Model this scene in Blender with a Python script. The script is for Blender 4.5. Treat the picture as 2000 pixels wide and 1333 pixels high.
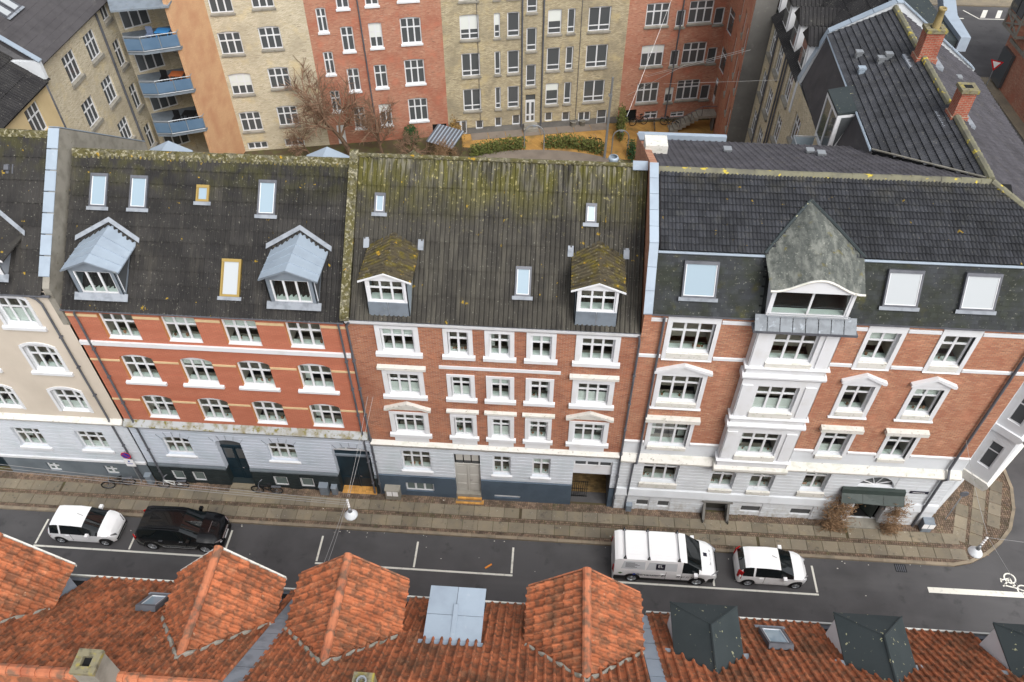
import bpy, math, random
import numpy as np
from mathutils import Vector, Matrix
RD = math.radians
random.seed(11)
for o in list(bpy.data.objects): bpy.data.objects.remove(o)
sc = bpy.context.scene; COL = sc.collection
# ---------------- camera, sky, sun, exposure ----------------
cam = bpy.data.cameras.new('camera'); cam.lens = 28; cam.sensor_width = 36; cam.clip_end = 600
co = bpy.data.objects.new('camera', cam); COL.objects.link(co)
co.location = (0, -23.8, 36.8); co.rotation_euler = (RD(90-45.7), 0, RD(3.9)); sc.camera = co
CAM = Vector(co.location)
wd = bpy.data.worlds.new('World'); sc.world = wd; wd.use_nodes = True
nt = wd.node_tree; nt.nodes.clear()
sky = nt.nodes.new('ShaderNodeTexSky'); sky.sky_type = 'NISHITA'; sky.sun_disc = False
sky.sun_elevation = RD(50); sky.sun_rotation = RD(148); sky.air_density = 1.0; sky.dust_density = 4.0; sky.ozone_density = 1.0
hs = nt.nodes.new('ShaderNodeHueSaturation'); hs.inputs['Saturation'].default_value = .22
bg = nt.nodes.new('ShaderNodeBackground'); bg.inputs[1].default_value = .15
wo = nt.nodes.new('ShaderNodeOutputWorld')
nt.links.new(sky.outputs[0], hs.inputs['Color']); nt.links.new(hs.outputs[0], bg.inputs[0]); nt.links.new(bg.outputs[0], wo.inputs[0])
sun = bpy.data.lights.new('sun', 'SUN'); sun.energy = 1.3; sun.angle = RD(40); sun.color = (1, .97, .93)
so = bpy.data.objects.new('sun', sun); COL.objects.link(so); so.location = (0, 0, 60)
so.rotation_euler = (RD(40), 0, RD(32))
sc.view_settings.view_transform = 'Standard'; sc.view_settings.look = 'None'; sc.view_settings.gamma = 1
sc.view_settings.exposure = .68
sc.render.engine = 'CYCLES'
# ---------------- helpers ----------------
def rgb(r, g, b): return tuple(((c/255+.055)/1.055)**2.4 if c > 10 else c/255/12.92 for c in (r, g, b)) + (1,)
class MB:
    def __init__(s): s.v = []; s.f = []; s.m = []
    def q(s, *p, mi=0):
        b = len(s.v); s.v += [tuple(x) for x in p]; s.f.append(tuple(range(b, b+len(p)))); s.m.append(mi); return s
    def box(s, x0, x1, y0, y1, z0, z1, mi=0):
        b = len(s.v); s.v += [(x, y, z) for z in (z0, z1) for y in (y0, y1) for x in (x0, x1)]
        for f in ((0, 2, 3, 1), (4, 5, 7, 6), (0, 1, 5, 4), (2, 6, 7, 3), (0, 4, 6, 2), (1, 3, 7, 5)):
            s.f.append(tuple(b+i for i in f)); s.m.append(mi)
        return s
    def prism(s, poly, d, mi=0):
        d = Vector(d); n = len(poly); b = len(s.v)
        s.v += [tuple(p) for p in poly] + [tuple(Vector(p)+d) for p in poly]
        s.f.append(tuple(range(b+n-1, b-1, -1))); s.f.append(tuple(range(b+n, b+2*n))); s.m += [mi, mi]
        for i in range(n):
            j = (i+1) % n; s.f.append((b+i, b+j, b+n+j, b+n+i)); s.m.append(mi)
        return s
    def tube(s, path, r, n=6, mi=0, cap=True):
        P = [Vector(p) for p in path]; k = len(P); b = len(s.v)
        rs = r if isinstance(r, (list, tuple)) else [r]*k
        ref = None
        for i, p in enumerate(P):
            t = (P[min(i+1, k-1)]-P[max(i-1, 0)]).normalized()
            if ref is None: ref = t.orthogonal().normalized()
            ref = (ref-t*ref.dot(t)); ref = ref.normalized() if ref.length > 1e-6 else t.orthogonal().normalized()
            w = t.cross(ref)
            for j in range(n):
                a = 2*math.pi*j/n; s.v.append(tuple(p+(ref*math.cos(a)+w*math.sin(a))*rs[i]))
        for i in range(k-1):
            for j in range(n):
                s.f.append((b+i*n+j, b+i*n+(j+1) % n, b+(i+1)*n+(j+1) % n, b+(i+1)*n+j)); s.m.append(mi)
        if cap:
            s.f.append(tuple(b+j for j in range(n-1, -1, -1))); s.f.append(tuple(b+(k-1)*n+j for j in range(n))); s.m += [mi, mi]
        return s
    def lathe(s, prof, c=(0, 0, 0), n=16, mi=0, axis='z'):
        b = len(s.v); k = len(prof)
        for r, h in prof:
            for j in range(n):
                a = 2*math.pi*j/n; x, y = r*math.cos(a), r*math.sin(a)
                p = (x, y, h) if axis == 'z' else ((x, h, y) if axis == 'y' else (h, x, y))
                s.v.append((p[0]+c[0], p[1]+c[1], p[2]+c[2]))
        for i in range(k-1):
            for j in range(n):
                s.f.append((b+i*n+j, b+i*n+(j+1) % n, b+(i+1)*n+(j+1) % n, b+(i+1)*n+j)); s.m.append(mi)
        return s
    def mesh(s, name, mats, smooth=False):
        me = bpy.data.meshes.new(name); me.from_pydata(s.v, [], s.f)
        for m in (mats if isinstance(mats, (list, tuple)) else [mats]): me.materials.append(m)
        me.polygons.foreach_set('material_index', s.m)
        if smooth: me.polygons.foreach_set('use_smooth', [True]*len(s.f))
        me.update(); return me
    def build(s, name, mats, parent=None, smooth=False, loc=(0, 0, 0), rotz=0, kind=None):
        return put(name, s.mesh(name, mats, smooth), parent, loc, rotz, kind)
WP = set()
def put(name, me, parent=None, loc=(0, 0, 0), rotz=0, kind=None, mtx=None):
    o = bpy.data.objects.new(name, me); COL.objects.link(o); o.parent = parent
    if parent is not None and parent.name in WP: o.matrix_parent_inverse = Matrix.Translation(-Vector(parent.location))
    if mtx is not None: o.matrix_basis = mtx
    else:
        o.location = loc
        if rotz: o.rotation_euler = (0, 0, rotz)
    if kind: o['kind'] = kind
    return o
def autosmooth(me, ang=40):
    me.polygons.foreach_set('use_smooth', [True]*len(me.polygons))
    try: me.set_sharp_from_angle(angle=RD(ang))
    except Exception: pass
def tag(o, label, cat, group=None):
    o['label'] = label; o['category'] = cat
    if group: o['group'] = group
    return o
def thing(name, label, cat, loc=(0, 0, 0), rotz=0, group=None):
    o = bpy.data.objects.new(name, None); COL.objects.link(o); o.empty_display_size = .3
    o.location = loc; o.rotation_euler = (0, 0, rotz); return tag(o, label, cat, group)
def wthing(name, label, cat, loc, group=None):
    o = thing(name, label, cat, loc, 0, group); WP.add(o.name); return o
def struct(o): o['kind'] = 'structure'; return o
# ---------------- materials ----------------
def _noise(nt, vec, s, detail=4, rough=.55):
    n = nt.nodes.new('ShaderNodeTexNoise'); n.inputs['Scale'].default_value = s; n.inputs['Detail'].default_value = detail
    n.inputs['Roughness'].default_value = rough; nt.links.new(vec, n.inputs['Vector']); return n.outputs['Fac']
def _rng(nt, v, a, b, c=0., d=1.):
    m = nt.nodes.new('ShaderNodeMapRange'); m.inputs[1].default_value = a; m.inputs[2].default_value = b
    m.inputs[3].default_value = c; m.inputs[4].default_value = d; nt.links.new(v, m.inputs[0]); return m.outputs[0]
def _mul(nt, a, b):
    m = nt.nodes.new('ShaderNodeMath'); m.operation = 'MULTIPLY'
    for i, x in enumerate((a, b)):
        if isinstance(x, (int, float)): m.inputs[i].default_value = x
        else: nt.links.new(x, m.inputs[i])
    return m.outputs[0]
def _mix(nt, f, a, b):
    m = nt.nodes.new('ShaderNodeMix'); m.data_type = 'RGBA'
    for s, x in ((m.inputs[0], f), (m.inputs[6], a), (m.inputs[7], b)):
        if isinstance(x, (int, float, tuple)): s.default_value = x
        else: nt.links.new(x, s)
    return m.outputs[2]
def M(name, c, rough=.75, layers=(), bump=None, metal=0, spec=.3, vary=0, brick=None, coat=0, k=1):
    """layers: (colour, scale, lo, hi, amount, stretch, (axis, a, b))"""
    sk = lambda q: (q[0]*k, q[1]*k, q[2]*k, 1)
    c = sk(c); layers = [(sk(L[0]),)+tuple(L[1:]) for L in layers]
    if brick: brick = (sk(brick[0]), sk(brick[1]))+tuple(brick[2:])
    m = bpy.data.materials.new(name); m.use_nodes = True; nt = m.node_tree
    bs = nt.nodes['Principled BSDF']; bs.inputs['Roughness'].default_value = rough; bs.inputs['Metallic'].default_value = metal
    bs.inputs['Specular IOR Level'].default_value = spec
    if coat: bs.inputs['Coat Weight'].default_value = coat; bs.inputs['Coat Roughness'].default_value = .05
    geo = nt.nodes.new('ShaderNodeNewGeometry'); pos = geo.outputs['Position']
    cur = c; hgt = None
    if brick:
        c2, mo, bw, bh, ms = brick
        tc = nt.nodes.new('ShaderNodeTexCoord'); sp = nt.nodes.new('ShaderNodeSeparateXYZ'); nt.links.new(tc.outputs['Object'], sp.inputs[0])
        ad = nt.nodes.new('ShaderNodeMath'); nt.links.new(sp.outputs[0], ad.inputs[0]); nt.links.new(sp.outputs[1], ad.inputs[1])
        cb = nt.nodes.new('ShaderNodeCombineXYZ'); nt.links.new(ad.outputs[0], cb.inputs[0]); nt.links.new(sp.outputs[2], cb.inputs[1])
        br = nt.nodes.new('ShaderNodeTexBrick'); br.inputs['Scale'].default_value = 1; br.inputs['Brick Width'].default_value = bw
        br.inputs['Row Height'].default_value = bh; br.inputs['Mortar Size'].default_value = ms; br.inputs['Bias'].default_value = -.1
        br.inputs['Color1'].default_value = c; br.inputs['Color2'].default_value = c2; br.inputs['Mortar'].default_value = mo
        nt.links.new(cb.outputs[0], br.inputs['Vector']); cur = br.outputs['Color']; hgt = br.outputs['Fac']
    for L in layers:
        L = tuple(L) + (None,)*(7-len(L)); lc, s, lo, hi, amt, st, rng = L
        vec = pos
        if st:
            vm = nt.nodes.new('ShaderNodeVectorMath'); vm.operation = 'MULTIPLY'; vm.inputs[1].default_value = st
            nt.links.new(pos, vm.inputs[0]); vec = vm.outputs[0]
        f = _rng(nt, _noise(nt, vec, s), lo, hi, 0, amt if amt else 1.)
        if rng:
            sx = nt.nodes.new('ShaderNodeSeparateXYZ'); nt.links.new(pos, sx.inputs[0])
            f = _mul(nt, f, _rng(nt, sx.outputs['xyz'.index(rng[0])], rng[1], rng[2]))
        cur = _mix(nt, f, cur, lc)
    if vary:
        oi = nt.nodes.new('ShaderNodeObjectInfo'); ad = nt.nodes.new('ShaderNodeMath'); nt.links.new(oi.outputs['Random'], ad.inputs[0]); nt.links.new(geo.outputs['Random Per Island'], ad.inputs[1])
        fr = nt.nodes.new('ShaderNodeMath'); fr.operation = 'FRACT'; nt.links.new(ad.outputs[0], fr.inputs[0])
        h = nt.nodes.new('ShaderNodeHueSaturation'); nt.links.new(_rng(nt, fr.outputs[0], 0, 1, 1-vary, 1+vary), h.inputs['Value'])
        if isinstance(cur, tuple): h.inputs['Color'].default_value = cur
        else: nt.links.new(cur, h.inputs['Color'])
        cur = h.outputs[0]
    if isinstance(cur, tuple): bs.inputs['Base Color'].default_value = cur
    else: nt.links.new(cur, bs.inputs['Base Color'])
    if bump or hgt is not None:
        b = nt.nodes.new('ShaderNodeBump'); b.inputs['Strength'].default_value = bump[1] if bump else .25; b.inputs['Distance'].default_value = .02
        if hgt is not None: b.invert = True; nt.links.new(hgt, b.inputs['Height'])
        else: nt.links.new(_noise(nt, pos, bump[0], 3), b.inputs['Height'])
        nt.links.new(b.outputs[0], bs.inputs['Normal'])
    return m
def glassmat(name, tint, gl=1.0, base=None):
    m = bpy.data.materials.new(name); m.use_nodes = True; nt = m.node_tree; nt.nodes.clear()
    out = nt.nodes.new('ShaderNodeOutputMaterial'); tr = nt.nodes.new('ShaderNodeBsdfTransparent'); tr.inputs[0].default_value = tint or (1, 1, 1, 1)
    if base:
        tr = nt.nodes.new('ShaderNodeBsdfDiffuse'); tr.inputs[0].default_value = base
    g = nt.nodes.new('ShaderNodeBsdfGlossy'); g.inputs[0].default_value = (gl, gl, gl, 1); g.inputs['Roughness'].default_value = .03
    fr = nt.nodes.new('ShaderNodeFresnel'); fr.inputs[0].default_value = 1.6
    mx = nt.nodes.new('ShaderNodeMixShader'); gb = nt.nodes.new('ShaderNodeNewGeometry'); inv = nt.nodes.new('ShaderNodeMath'); inv.operation = 'SUBTRACT'; inv.inputs[0].default_value = 1; nt.links.new(gb.outputs['Backfacing'], inv.inputs[1])
    nt.links.new(_mul(nt, fr.outputs[0], inv.outputs[0]), mx.inputs[0]); nt.links.new(tr.outputs[0], mx.inputs[1]); nt.links.new(g.outputs[0], mx.inputs[2])
    nt.links.new(mx.outputs[0], out.inputs[0]); return m
W_ = (1, 1, 1)
GRIME = rgb(96, 92, 78)
white = M('white_paint', rgb(208, 210, 213), .55, [(rgb(190, 189, 184), 1.6, .5, .76, .5), (GRIME, 5, .7, .84, .22)])
whitedirty = M('weathered_white', rgb(202, 200, 194), .7, [(rgb(168, 172, 154), 3, .52, .74, .6, (1, 1, 2)), (rgb(96, 92, 74), 7, .61, .72, .65)])
stucco = M('pale_blue_white_render', rgb(198, 203, 210), .8, [(rgb(172, 184, 188), .7, .45, .75, .6), (GRIME, 3, .64, .85, .3, (1, 1, .4))], bump=(40, .08))
stuccoD = M('white_render', rgb(202, 206, 210), .8, [(rgb(176, 179, 182), .6, .45, .75, .6), (GRIME, 2.5, .62, .85, .35, (1, 1, .4)), (rgb(150, 142, 128), 4, .45, .7, .7, (1, 1, .6), ('z', 1.4, .2))], bump=(40, .08))
stuccoB = M('blue_grey_render', rgb(188, 195, 206), .8, [(rgb(164, 178, 186), .7, .45, .75, .6)], bump=(40, .08))
beige = M('beige_render', rgb(196, 186, 172), .85, [(rgb(180, 170, 156), .5, .42, .7, .7), (rgb(160, 150, 138), 2, .62, .85, .4, (1, 1, .3))], bump=(50, .1))
brickC = M('orange_brown_brick', rgb(174, 112, 82), .85, [(rgb(70, 60, 54), 7, .60, .68, .45, (.35, .35, 1.6)), (rgb(214, 198, 176), 6, .62, .72, .4, (.35, .35, 1.6)), (rgb(118, 66, 50), .5, .45, .7, .55), (rgb(196, 120, 84), 1.3, .55, .75, .4)], brick=(rgb(140, 80, 60), rgb(158, 138, 120), .24, .08, .011), k=0.95)
brickD = M('pale_orange_brick', rgb(186, 136, 106), .85, [(rgb(70, 60, 54), 7, .60, .68, .45, (.35, .35, 1.6)), (rgb(214, 198, 176), 6, .62, .72, .4, (.35, .35, 1.6)), (rgb(150, 90, 68), .6, .45, .72, .5), (rgb(206, 146, 116), 1.1, .55, .75, .5)], brick=(rgb(160, 98, 74), rgb(132, 110, 96), .24, .08, .012))
redplaster = M('red_smooth_brick', rgb(188, 118, 92), .8, [(rgb(164, 98, 76), .8, .42, .7, .7, (.3, 1, 3)), (rgb(196, 106, 82), 2, .55, .75, .4, (.3, 1, 4))], brick=(rgb(178, 108, 84), rgb(152, 98, 80), .24, .08, .009), k=0.95)
ochre = M('ochre_reveal', rgb(178, 118, 70), .8)
cream = M('cream_band', rgb(204, 180, 140), .8, [(rgb(170, 146, 110), 2, .5, .75, .5)])
moss_ledge = M('mossy_ledge', rgb(160, 164, 166), .85, [(rgb(128, 122, 100), 2.5, .42, .6, .9), (rgb(110, 104, 40), 5, .56, .66, .9)])
plinthblue = M('slate_blue_plinth', rgb(74, 87, 100), .7, [(rgb(54, 66, 78), .9, .45, .72, .6), (rgb(110, 116, 118), 5, .68, .8, .3)])
plinthdark = M('black_green_plinth', rgb(38, 46, 48), .6, [(rgb(62, 68, 68), 1.5, .5, .75, .5)])
plinthgrey = M('grey_plinth', rgb(104, 112, 118), .8, [(rgb(84, 92, 98), .8, .45, .7, .7)])
doorgrey = M('grey_door_paint', rgb(178, 176, 170), .6, [(rgb(150, 146, 138), 2, .5, .75, .5)])
doorgreen = M('dark_teal_door_paint', rgb(26, 44, 54), .4, [(rgb(18, 30, 38), 2, .45, .7, .6)])
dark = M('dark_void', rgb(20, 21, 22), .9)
inter = M('dim_interior', rgb(150, 142, 132), .9)
insill = M('inner_sill', rgb(196, 206, 202), .6)
curtain = M('curtain_cloth', rgb(206, 210, 206), .9)
plantm = M('pot_plant_leaf', rgb(46, 74, 40), .7)
potm = M('pot_clay', rgb(150, 110, 84), .8, vary=.4)
pane = glassmat('window_glass', (.9, .93, .92, 1))
panefar = glassmat('dark_window_glass', None, 1, rgb(78, 81, 83))
skyglass = glassmat('skylight_glass', None, .7, rgb(140, 158, 170))
skyglass_w = M('white_blind_glass', rgb(206, 212, 216), .35, spec=.3, k=.62)
SP = (rgb(180, 178, 166), 12, .645, .69, .6)
LI = (rgb(200, 166, 60), 2.6, .70, .715, .9)
corrB = M('dark_corrugated_cement', rgb(72, 70, 68), .9, [(rgb(50, 49, 50), .8, .42, .66, .8), (rgb(104, 100, 92), 2.2, .55, .75, .55, (1, .2, .2)), (rgb(96, 94, 50), 1.5, .42, .62, .75, None, ('y', 3.3, 5)), SP, LI], vary=.14, bump=(60, .25), k=0.55)
corrF = M('dark_corrugated_cement_plain', rgb(66, 65, 66), .9, [(rgb(48, 47, 50), .8, .42, .66, .8), (rgb(92, 90, 86), 2.2, .55, .75, .5, (.2, 1, .2)), SP], vary=.15, k=.55)
corrC = M('mossy_corrugated_cement', rgb(88, 85, 78), .92, [(rgb(60, 58, 56), .9, .42, .66, .7), (rgb(126, 122, 110), 1.6, .5, .72, .6, (1.5, .25, .25)), (rgb(112, 108, 48), 1.3, .36, .58, .85, (1, .5, .5), ('y', 2.9, 4.3)), (rgb(150, 146, 132), 3, .5, .6, .8, (2, .3, .3), ('y', 3.6, 4.9)), SP, (rgb(196, 186, 130), 6, .615, .66, .8, None, ('y', 2.4, 4.4)), LI], vary=.1, bump=(50, .3), k=0.56)
ridgemoss = M('mossy_ridge_cap', rgb(122, 118, 98), .95, [(rgb(100, 94, 50), 4, .38, .54, .85), (rgb(186, 180, 154), 9, .54, .62, .85), (rgb(58, 56, 36), 7, .55, .65, .7), (rgb(200, 160, 50), 3, .66, .69, .9)], bump=(30, .6), k=.6)
dormermoss = M('mossy_dormer_roof', rgb(92, 84, 66), .95, [(rgb(116, 104, 36), 2.2, .48, .64, .85), (rgb(58, 52, 42), 4, .5, .66, .8), (rgb(150, 144, 122), 9, .6, .67, .7), (rgb(200, 160, 50), 3.2, .64, .67, .9)], bump=(30, .5), k=.6)
tileD = M('dark_roof_tile', rgb(72, 74, 80), .8, [(rgb(54, 56, 60), .7, .42, .66, .7), (rgb(92, 92, 88), 2.4, .56, .75, .5), (rgb(104, 100, 84), 1.2, .45, .65, .6, None, ('y', 3.2, 4.3)), (rgb(150, 148, 140), 12, .64, .68, .5), LI], vary=.25, bump=(60, .15), k=0.5)
tileW = M('wing_roof_tile', rgb(72, 74, 80), .8, [(rgb(54, 56, 60), .7, .42, .66, .7), (rgb(98, 98, 96), 2.4, .56, .75, .5), (rgb(130, 128, 118), 9, .62, .68, .5)], vary=.2, k=0.6)
tileE = M('grey_roof_tile', rgb(88, 86, 92), .85, [(rgb(70, 68, 72), .8, .42, .66, .7), (rgb(108, 104, 100), 2, .56, .75, .5)], vary=.14, k=0.6)
slate = M('mossy_slate', rgb(70, 74, 78), .75, [(rgb(56, 62, 48), 1.1, .40, .60, .85), (rgb(92, 90, 44), 1.4, .60, .72, .7), SP], vary=.22, k=0.46)
tileO = M('orange_clay_tile', rgb(194, 116, 78), .85, [(rgb(162, 90, 58), 1.2, .42, .68, .7), (rgb(100, 76, 60), 5, .44, .60, .7), (rgb(94, 76, 58), .8, .50, .68, .55), (rgb(206, 146, 108), 3, .58, .72, .45), (rgb(180, 166, 140), 9, .66, .71, .5)], vary=.22, bump=(40, .2), k=.74)
tileOr = M('orange_clay_ridge', rgb(192, 120, 86), .85, [(rgb(150, 84, 62), 1.5, .48, .7, .7), (rgb(104, 88, 74), 4, .48, .62, .8)], vary=.12, k=0.78)
mortar = M('grey_mortar', rgb(150, 146, 136), .95, [(rgb(110, 106, 90), 4, .5, .7, .7)], bump=(30, .5))
zinc = M('zinc_sheet', rgb(166, 180, 194), .5, [(rgb(148, 160, 174), 1.2, .45, .7, .6), (rgb(190, 200, 208), 4, .62, .8, .5)], spec=.5, metal=.15, vary=.05, k=0.8)
zincdk = M('weathered_zinc', rgb(128, 138, 148), .6, [(rgb(98, 106, 114), 2, .45, .7, .6), (rgb(168, 172, 170), 4, .6, .75, .5)], spec=.4, metal=.1, k=0.85)
lead = M('lead_flashing', rgb(150, 156, 164), .65, [(rgb(110, 116, 124), 3, .45, .7, .7)], vary=.08, k=0.8)
feltg = M('dark_green_felt', rgb(62, 70, 72), .8, [(rgb(48, 58, 60), 1, .45, .7, .6), (rgb(190, 188, 150), 7, .67, .69, .85)], bump=(80, .1), k=0.7)
feltk = M('dark_felt', rgb(72, 70, 72), .9, [(rgb(58, 56, 58), 1, .42, .7, .7), (rgb(90, 88, 86), 3, .6, .75, .5, (1, .3, 1))], k=1.05)
gutter = M('grey_gutter_metal', rgb(96, 98, 104), .5, [(rgb(70, 72, 78), 2, .45, .7, .6)], metal=.2)
galv = M('galvanised_steel', rgb(150, 154, 158), .4, metal=.5)
panebase = glassmat('reflection_tint_basement_glass', None, .8, rgb(104, 116, 114))  # pale base colour paints in reflected sky and pavement
asphalt = M('asphalt', rgb(82, 81, 82), .85, [(rgb(64, 63, 64), .35, .45, .68, .7), (rgb(96, 95, 95), .7, .52, .75, .5, (.2, 1, 1)), (rgb(56, 55, 57), 1.1, .6, .72, .6), (rgb(130, 128, 124), 30, .70, .76, .5)], bump=(150, .3))
slabm = M('paving_slab', rgb(136, 126, 108), .9, [(rgb(108, 102, 92), .5, .42, .68, .7), (rgb(150, 136, 108), 1.4, .55, .75, .5), (rgb(84, 80, 74), 4, .6, .72, .6), (rgb(196, 192, 180), 14, .67, .7, .5)], vary=.15, bump=(60, .15), k=.86)
cobm = M('brown_cobble', rgb(120, 102, 88), .9, [(rgb(82, 72, 64), 1.3, .42, .62, .8), (rgb(140, 112, 92), 3, .56, .72, .6), (rgb(74, 82, 50), 2, .62, .74, .6)], vary=.3)
kerbm = M('granite_kerb', rgb(138, 126, 108), .9, [(rgb(104, 98, 88), 2, .45, .7, .7)], vary=.1)
linem = M('road_paint', rgb(216, 214, 204), .8, [(rgb(150, 148, 142), 4, .55, .75, .6)])
yellowdk = M('shaded_yellow_clinker', rgb(150, 124, 82), .9, [(rgb(96, 84, 62), 2, .42, .66, .8)], vary=.2, k=.7)  # yellow clinker for the gate passage, its shade put into the colour
yellowbr = M('yellow_clinker', rgb(196, 146, 78), .85, [(rgb(160, 116, 62), 3, .45, .7, .7)], vary=.15)
yellowpav = M('yellow_courtyard_brick', rgb(176, 136, 74), .9, [(rgb(140, 106, 60), .7, .42, .66, .7), (rgb(96, 84, 60), .5, .56, .70, .7), (rgb(90, 92, 50), 1.4, .6, .72, .5)], brick=(rgb(160, 122, 66), rgb(120, 96, 60), .22, .11, .012))
greypav = M('grey_courtyard_paving', rgb(122, 112, 102), .9, [(rgb(100, 92, 84), .8, .45, .7, .7)])
soil = M('soil', rgb(78, 68, 52), .95, [(rgb(84, 88, 48), 1.5, .45, .65, .7)])
brickY = M('yellow_grey_brick', rgb(192, 180, 150), .88, [(rgb(70, 60, 54), 7, .60, .68, .45, (.35, .35, 1.6)), (rgb(214, 198, 176), 6, .62, .72, .4, (.35, .35, 1.6)), (rgb(132, 124, 106), .5, .45, .68, .7), (rgb(190, 172, 128), 1.1, .55, .72, .5), (rgb(108, 102, 90), .8, .58, .75, .55, (1, 1, .35))], brick=(rgb(150, 138, 110), rgb(134, 126, 108), .24, .075, .012))
brickP = M('pale_yellow_brick', rgb(208, 198, 174), .88, [(rgb(70, 60, 54), 7, .60, .68, .45, (.35, .35, 1.6)), (rgb(214, 198, 176), 6, .62, .72, .4, (.35, .35, 1.6)), (rgb(160, 150, 130), .5, .45, .7, .6), (rgb(206, 188, 142), .9, .55, .72, .5)], brick=(rgb(180, 168, 142), rgb(164, 156, 138), .24, .075, .012))
brickR = M('courtyard_red_brick', rgb(182, 128, 102), .88, [(rgb(70, 60, 54), 7, .60, .68, .45, (.35, .35, 1.6)), (rgb(214, 198, 176), 6, .62, .72, .4, (.35, .35, 1.6)), (rgb(146, 80, 62), .6, .45, .7, .6), (rgb(192, 122, 98), 1.2, .55, .72, .5)], brick=(rgb(158, 94, 74), rgb(156, 130, 114), .24, .075, .012))
orangepl = M('orange_render', rgb(204, 164, 126), .9, [(rgb(182, 132, 100), .8, .42, .7, .7)], brick=(rgb(198, 158, 122), rgb(190, 150, 116), .24, .075, .008))
greypl = M('grey_cement_render', rgb(112, 110, 106), .95, [(rgb(88, 86, 84), .6, .42, .68, .7), (rgb(140, 138, 132), 2, .6, .75, .5)])
bluepanel = M('blue_balcony_panel', rgb(92, 116, 140), .5, [(rgb(76, 102, 128), .9, .42, .7, .7)])
concrete = M('old_concrete', rgb(150, 146, 136), .9, [(rgb(112, 108, 98), 1.5, .45, .7, .7), (rgb(92, 90, 60), 4, .62, .74, .6)], bump=(40, .3), k=0.85)
hedge_l = M('hedge_leaf', rgb(86, 92, 46), .8, vary=.35)
hedge_b = M('brown_hedge_leaf', rgb(120, 96, 54), .85, vary=.35)
twig = M('brown_twig', rgb(124, 100, 82), .9, vary=.25)
bark = M('bark', rgb(104, 84, 68), .95, [(rgb(74, 62, 52), 5, .45, .65, .8)])
straw = M('dry_climber', rgb(134, 108, 82), .9, vary=.3)
rubber = M('black_rubber', rgb(26, 26, 27), .8)
blackpl = M('black_plastic', rgb(24, 25, 27), .5)
chrome = M('bright_metal', rgb(190, 192, 196), .25, metal=.9)
redl = M('red_lamp', rgb(170, 20, 22), .25, spec=.6)
carwhite = M('white_car_paint', rgb(246, 247, 248), .3, spec=.5, coat=.6)
carblack = M('black_car_paint', rgb(10, 11, 14), .25, spec=.3, coat=.35)
carglass = glassmat('car_glass', None, 1, rgb(18, 24, 26))
signblue = M('sign_blue', rgb(28, 60, 150), .5); signred = M('sign_red', rgb(190, 24, 34), .5); signwhite = M('sign_white', rgb(230, 230, 230), .5)
# ---------------- building tools (house-local: facade along x, outward -y) ----------------
def inrect(x, z, o): return o[0] < x < o[1] and o[2] < z < o[3]
def wall(par, name, x0, x1, z0, z1, ops, mat, y=0, rev=.14, revmat=None, rotz=None, loc=(0, 0, 0), botmat=None):
    ops = [(max(o[0], x0), min(o[1], x1), max(o[2], z0), min(o[3], z1), (o[4] if len(o) > 4 else 0), o[3], o[2]) for o in ops if o[1] > x0 and o[0] < x1 and o[3] > z0 and o[2] < z1]
    xs = sorted({x0, x1} | {o[0] for o in ops} | {o[1] for o in ops}); zs = sorted({z0, z1} | {o[2] for o in ops} | {o[3] for o in ops})
    mb = MB()
    for i in range(len(xs)-1):
        run = None
        for k in range(len(zs)):
            hit = k == len(zs)-1 or any(inrect((xs[i]+xs[i+1])/2, (zs[k]+zs[k+1])/2, o) for o in ops)
            if not hit and run is None: run = zs[k]
            if hit and run is not None:
                mb.q((xs[i], y, run), (xs[i+1], y, run), (xs[i+1], y, zs[k]), (xs[i], y, zs[k])); run = None
    for a, b, c, d, arch, top, bot in ops:
        mb.q((a, y, c), (a, y, d), (a, y+rev, d), (a, y+rev, c), mi=1); mb.q((b, y, d), (b, y, c), (b, y+rev, c), (b, y+rev, d), mi=1)
        if top <= z1 and d < z1+1e-6 and top == d and not arch: mb.q((a, y, d), (b, y, d), (b, y+rev, d), (a, y+rev, d), mi=1)
        if bot == c: mb.q((b, y, c), (a, y, c), (a, y+rev, c), (b, y+rev, c), mi=2)
        if arch and top == d:
            n = 8; w = (b-a)/2; r = (w*w+arch*arch)/(2*arch); cz = d-r; cx = (a+b)/2; th = math.asin(min(1, w/r))
            P = [(cx+r*math.sin(-th+2*th*i/n), cz+r*math.cos(-th+2*th*i/n)) for i in range(n+1)]
            for i in range(n):
                (xa, za), (xb, zb) = P[i], P[i+1]
                mb.q((xa, y, za), (xb, y, zb), (xb, y, d), (xa, y, d)); mb.q((xb, y, zb), (xa, y, za), (xa, y+rev, za), (xb, y+rev, zb), mi=1)
    o = mb.build(name, [mat, revmat or mat, botmat or revmat or mat], par); o.location = loc
    if rotz: o.rotation_euler = (0, 0, rotz)
    return o
def courses(par, name, x0, x1, z0, z1, h, ops, mat, y=0, pr=.03, gap=.035, th=.03):
    n = max(1, round((z1-z0)/h)); h = (z1-z0)/n
    for k in range(n):
        a, b = z0+k*h+gap/2, z0+(k+1)*h-gap/2
        cut = sorted((max(o[0], x0), min(o[1], x1)) for o in ops if o[2] < b and o[3] > a and o[1] > x0 and o[0] < x1)
        x = x0
        for c in cut+[(x1, x1)]:
            if c[0]-x > .04: MB().box(x, c[0]-(.004 if c[0] < x1 else 0), y-pr, y+.02, a, b).build('course_block', mat, par)
            x = max(x, c[1]+.004)
_wc = {}
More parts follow.
